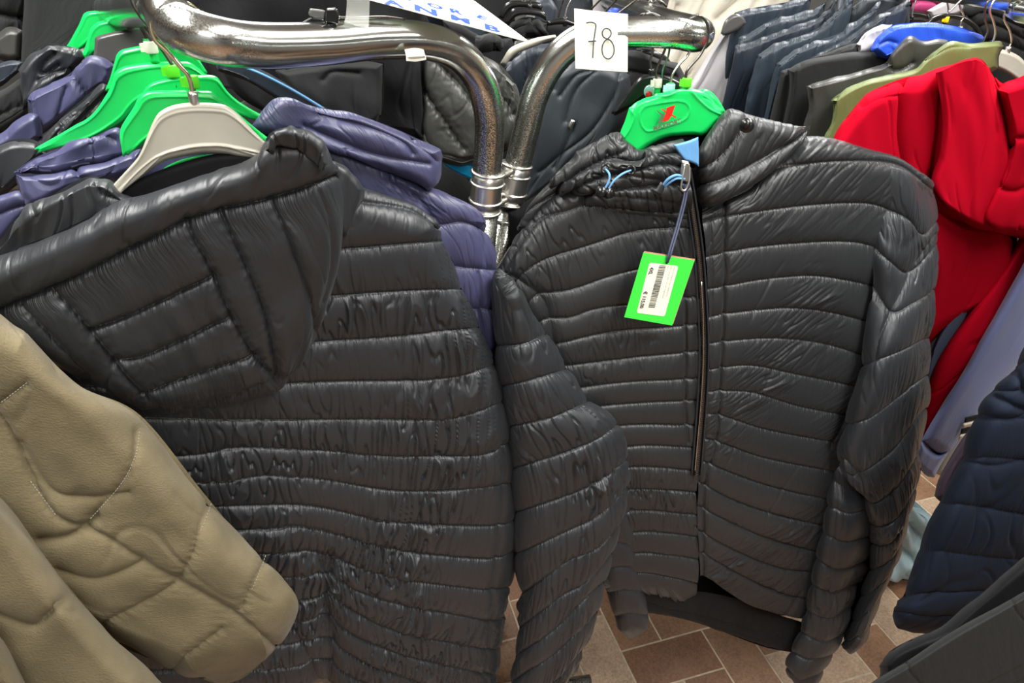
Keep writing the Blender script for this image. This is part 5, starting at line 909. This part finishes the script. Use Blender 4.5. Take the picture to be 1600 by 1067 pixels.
garment('coat', 'black coat sleeve crossing the lower right corner', 'coat', Pl(.55, .66, .1, .12), [[(1374,1040),(1392,1016),(1430,996),(1473,978),(1530,930),(1600,872),(1700,800),(1900,660)], [(1376,1052),(1400,1040),(1440,1022),(1490,1000),(1550,955),(1620,905),(1720,840),(1920,720)], [(1372,1075),(1410,1062),(1460,1042),(1510,1020),(1570,980),(1640,930),(1740,880),(1940,800)]], 'deep_black', seed=123, R=.04, rw=22, q=2.2)
garment('coat', 'dark grey smooth coat panel with thin seams in the bottom right corner', 'coat', Pl(.5, .60, .1, .12), [[(1340,1085),(1368,1062),(1415,1034),(1493,984),(1600,924),(1720,850),(1930,720)], [(1370,1110),(1420,1085),(1480,1050),(1540,1010),(1640,960),(1740,910),(1940,850)], [(1420,1160),(1470,1140),(1530,1110),(1600,1080),(1680,1040),(1760,1000),(1950,980)]], 'charcoal', seed=124, R=.03, rw=14, q=2, fold=(.001, 8, 8), lines=[([(1415,1034),(1425,1055),(1450,1080)], 1.4, .0015), ([(1580,938),(1590,958),(1605,975)], 1.4, .0015)])
# pale blue cloth lying low between the racks
garment('trousers', 'pale blue folded cloth lying low on the floor behind the right sleeve', 'trousers', Pl(.95, 1.42, 0, 0), [[(1400,770),(1420,776),(1440,792),(1462,815)], [(1395,800),(1415,805),(1435,820),(1466,835)], [(1392,840),(1412,838),(1432,850),(1450,860)], [(1386,880),(1405,876),(1425,878),(1440,885)], [(1380,905),(1400,908),(1415,908),(1430,904)]], 'pale_blue_cloth', seed=125, R=.05, rw=14, q=1.8, fold=(.02, 12, 12), lines=[([(1412,812),(1436,838),(1452,850)], 4, .02), ([(1400,858),(1420,868),(1432,884)], 3, .02), ([(1425,790),(1445,810)], 3, .01)])
bx_ = garment('garment', 'black patch standing in for the shade under the pale blue cloth', 'garment', Pl(.95, 1.46, 0, 0), [[(1370,895),(1400,900),(1436,896)], [(1370,906),(1400,914),(1434,906)], [(1372,914),(1400,920),(1428,914)]], 'deep_black', seed=126, R=.05, rw=8, q=2.4)  # no real garment: black shell imitating the shade below the cloth
# ------------------------------------------------------------------ plain hanging clothes filling the racks further back
fm = ['deep_black', 'navy_vest', 'charcoal', 'slate_fabric', 'deep_black', 'blue_grey_vest', 'grey_nylon', 'navy_parka']
def filler(x, y, ztop, w, h, m, label, rz=0., dep=.10, group=None, nm_='jacket'):
    t = thing(nm_, label, nm_.split('_')[-1], (x, y, ztop - h), group); nu, nv = 28, 30; P = np.zeros((nv, nu + 1, 3)); sd = random.random() * 50
    for j in range(nv):
        f = j / (nv - 1); ww = w * (.16 + .84 * min(1, f / .16) ** .6) / 2; dd = dep * (.35 + .65 * min(1, f * 5)) / 2
        a = np.linspace(0, 2 * math.pi, nu + 1); rr = 1 + .10 * perlin(a * 2.0 + sd, np.full(nu + 1, f * 3.)) + .05 * perlin(a * 6 + sd, np.full(nu + 1, f * 2.)); rr[-1] = rr[0]
        cx = np.sign(np.cos(a)) * abs(np.cos(a)) ** .7 * ww * rr; cy = np.sin(a) * dd * rr; zz = ztop - f * h + (-.05 * (abs(cx) / (w / 2)) ** 1.2 if f < .9 else 0)
        P[j, :, 0] = x + cx * math.cos(rz) - cy * math.sin(rz); P[j, :, 1] = y + cx * math.sin(rz) + cy * math.cos(rz); P[j, :, 2] = zz
    U = np.stack(np.meshgrid(np.linspace(0, 1, nu + 1), np.linspace(0, 1, nv)), -1); link('body', grid_mesh([(P, U, True)]), m, t)
    return t
random.seed(11)
CN = {'deep_black': 'black', 'navy_vest': 'navy', 'charcoal': 'charcoal', 'slate_fabric': 'slate', 'blue_grey_vest': 'blue grey', 'grey_nylon': 'dark grey', 'navy_parka': 'dark navy'}
for i in range(13):
    m_ = fm[i % 8]; filler(-1.45 + .26 * i, 2.75 + random.uniform(-.05, .05), 1.56 + random.uniform(-.03, .03), .50, .95, m_, CN[m_] + ' garment in the crowded rack far behind the centre rack', rz=1.2 + random.uniform(-.15, .15), group=CN[m_] + ' clothes in the nearer far rack')
for i in range(15):
    m_ = fm[(i * 3) % 8]; filler(-1.9 + .30 * i, 3.3 + random.uniform(-.05, .05), 1.64 + random.uniform(-.04, .04), .52, 1.0, m_, CN[m_] + ' garment in the last rack at the very back', rz=1.3 + random.uniform(-.2, .2), group=CN[m_] + ' clothes in the last rack')
G = 'black jackets hanging under the left rail'
for i in range(6):
    filler(-.62 - .13 * i + .30, 1.45 + .11 * i, 1.40, .50, .85, 'deep_black' if i % 2 else 'charcoal', 'black jacket packed in behind the left rail', rz=.35, group=G)
G = 'dark clothes hanging in the centre rack'
for i in range(4):
    filler(.30 + .0 * i, 1.50 + .16 * i, 1.24, .56, .8, 'deep_black', 'black jacket packed in behind the front centre jacket', rz=.1, group=G)
G = 'dark clothes under the right hand row'
for i in range(5):
    filler(1.02 - .10 * i, 1.62 + .16 * i, 1.22, .55, .72, ['navy_vest', 'deep_black'][i % 2], 'dark garment hanging in the right hand row behind the hoodie', rz=.05, group=G)
# the same racks go on to the right and left, outside the picture
for i in range(5):
    m_ = fm[(i * 5 + 1) % 8]; filler(-.98 - .14 * i, 1.02 + .13 * i, 1.44, .46, .85, m_, CN[m_] + ' garment at the outer left end of the left rail', rz=.35, group=CN[m_] + ' clothes at the outer left end')
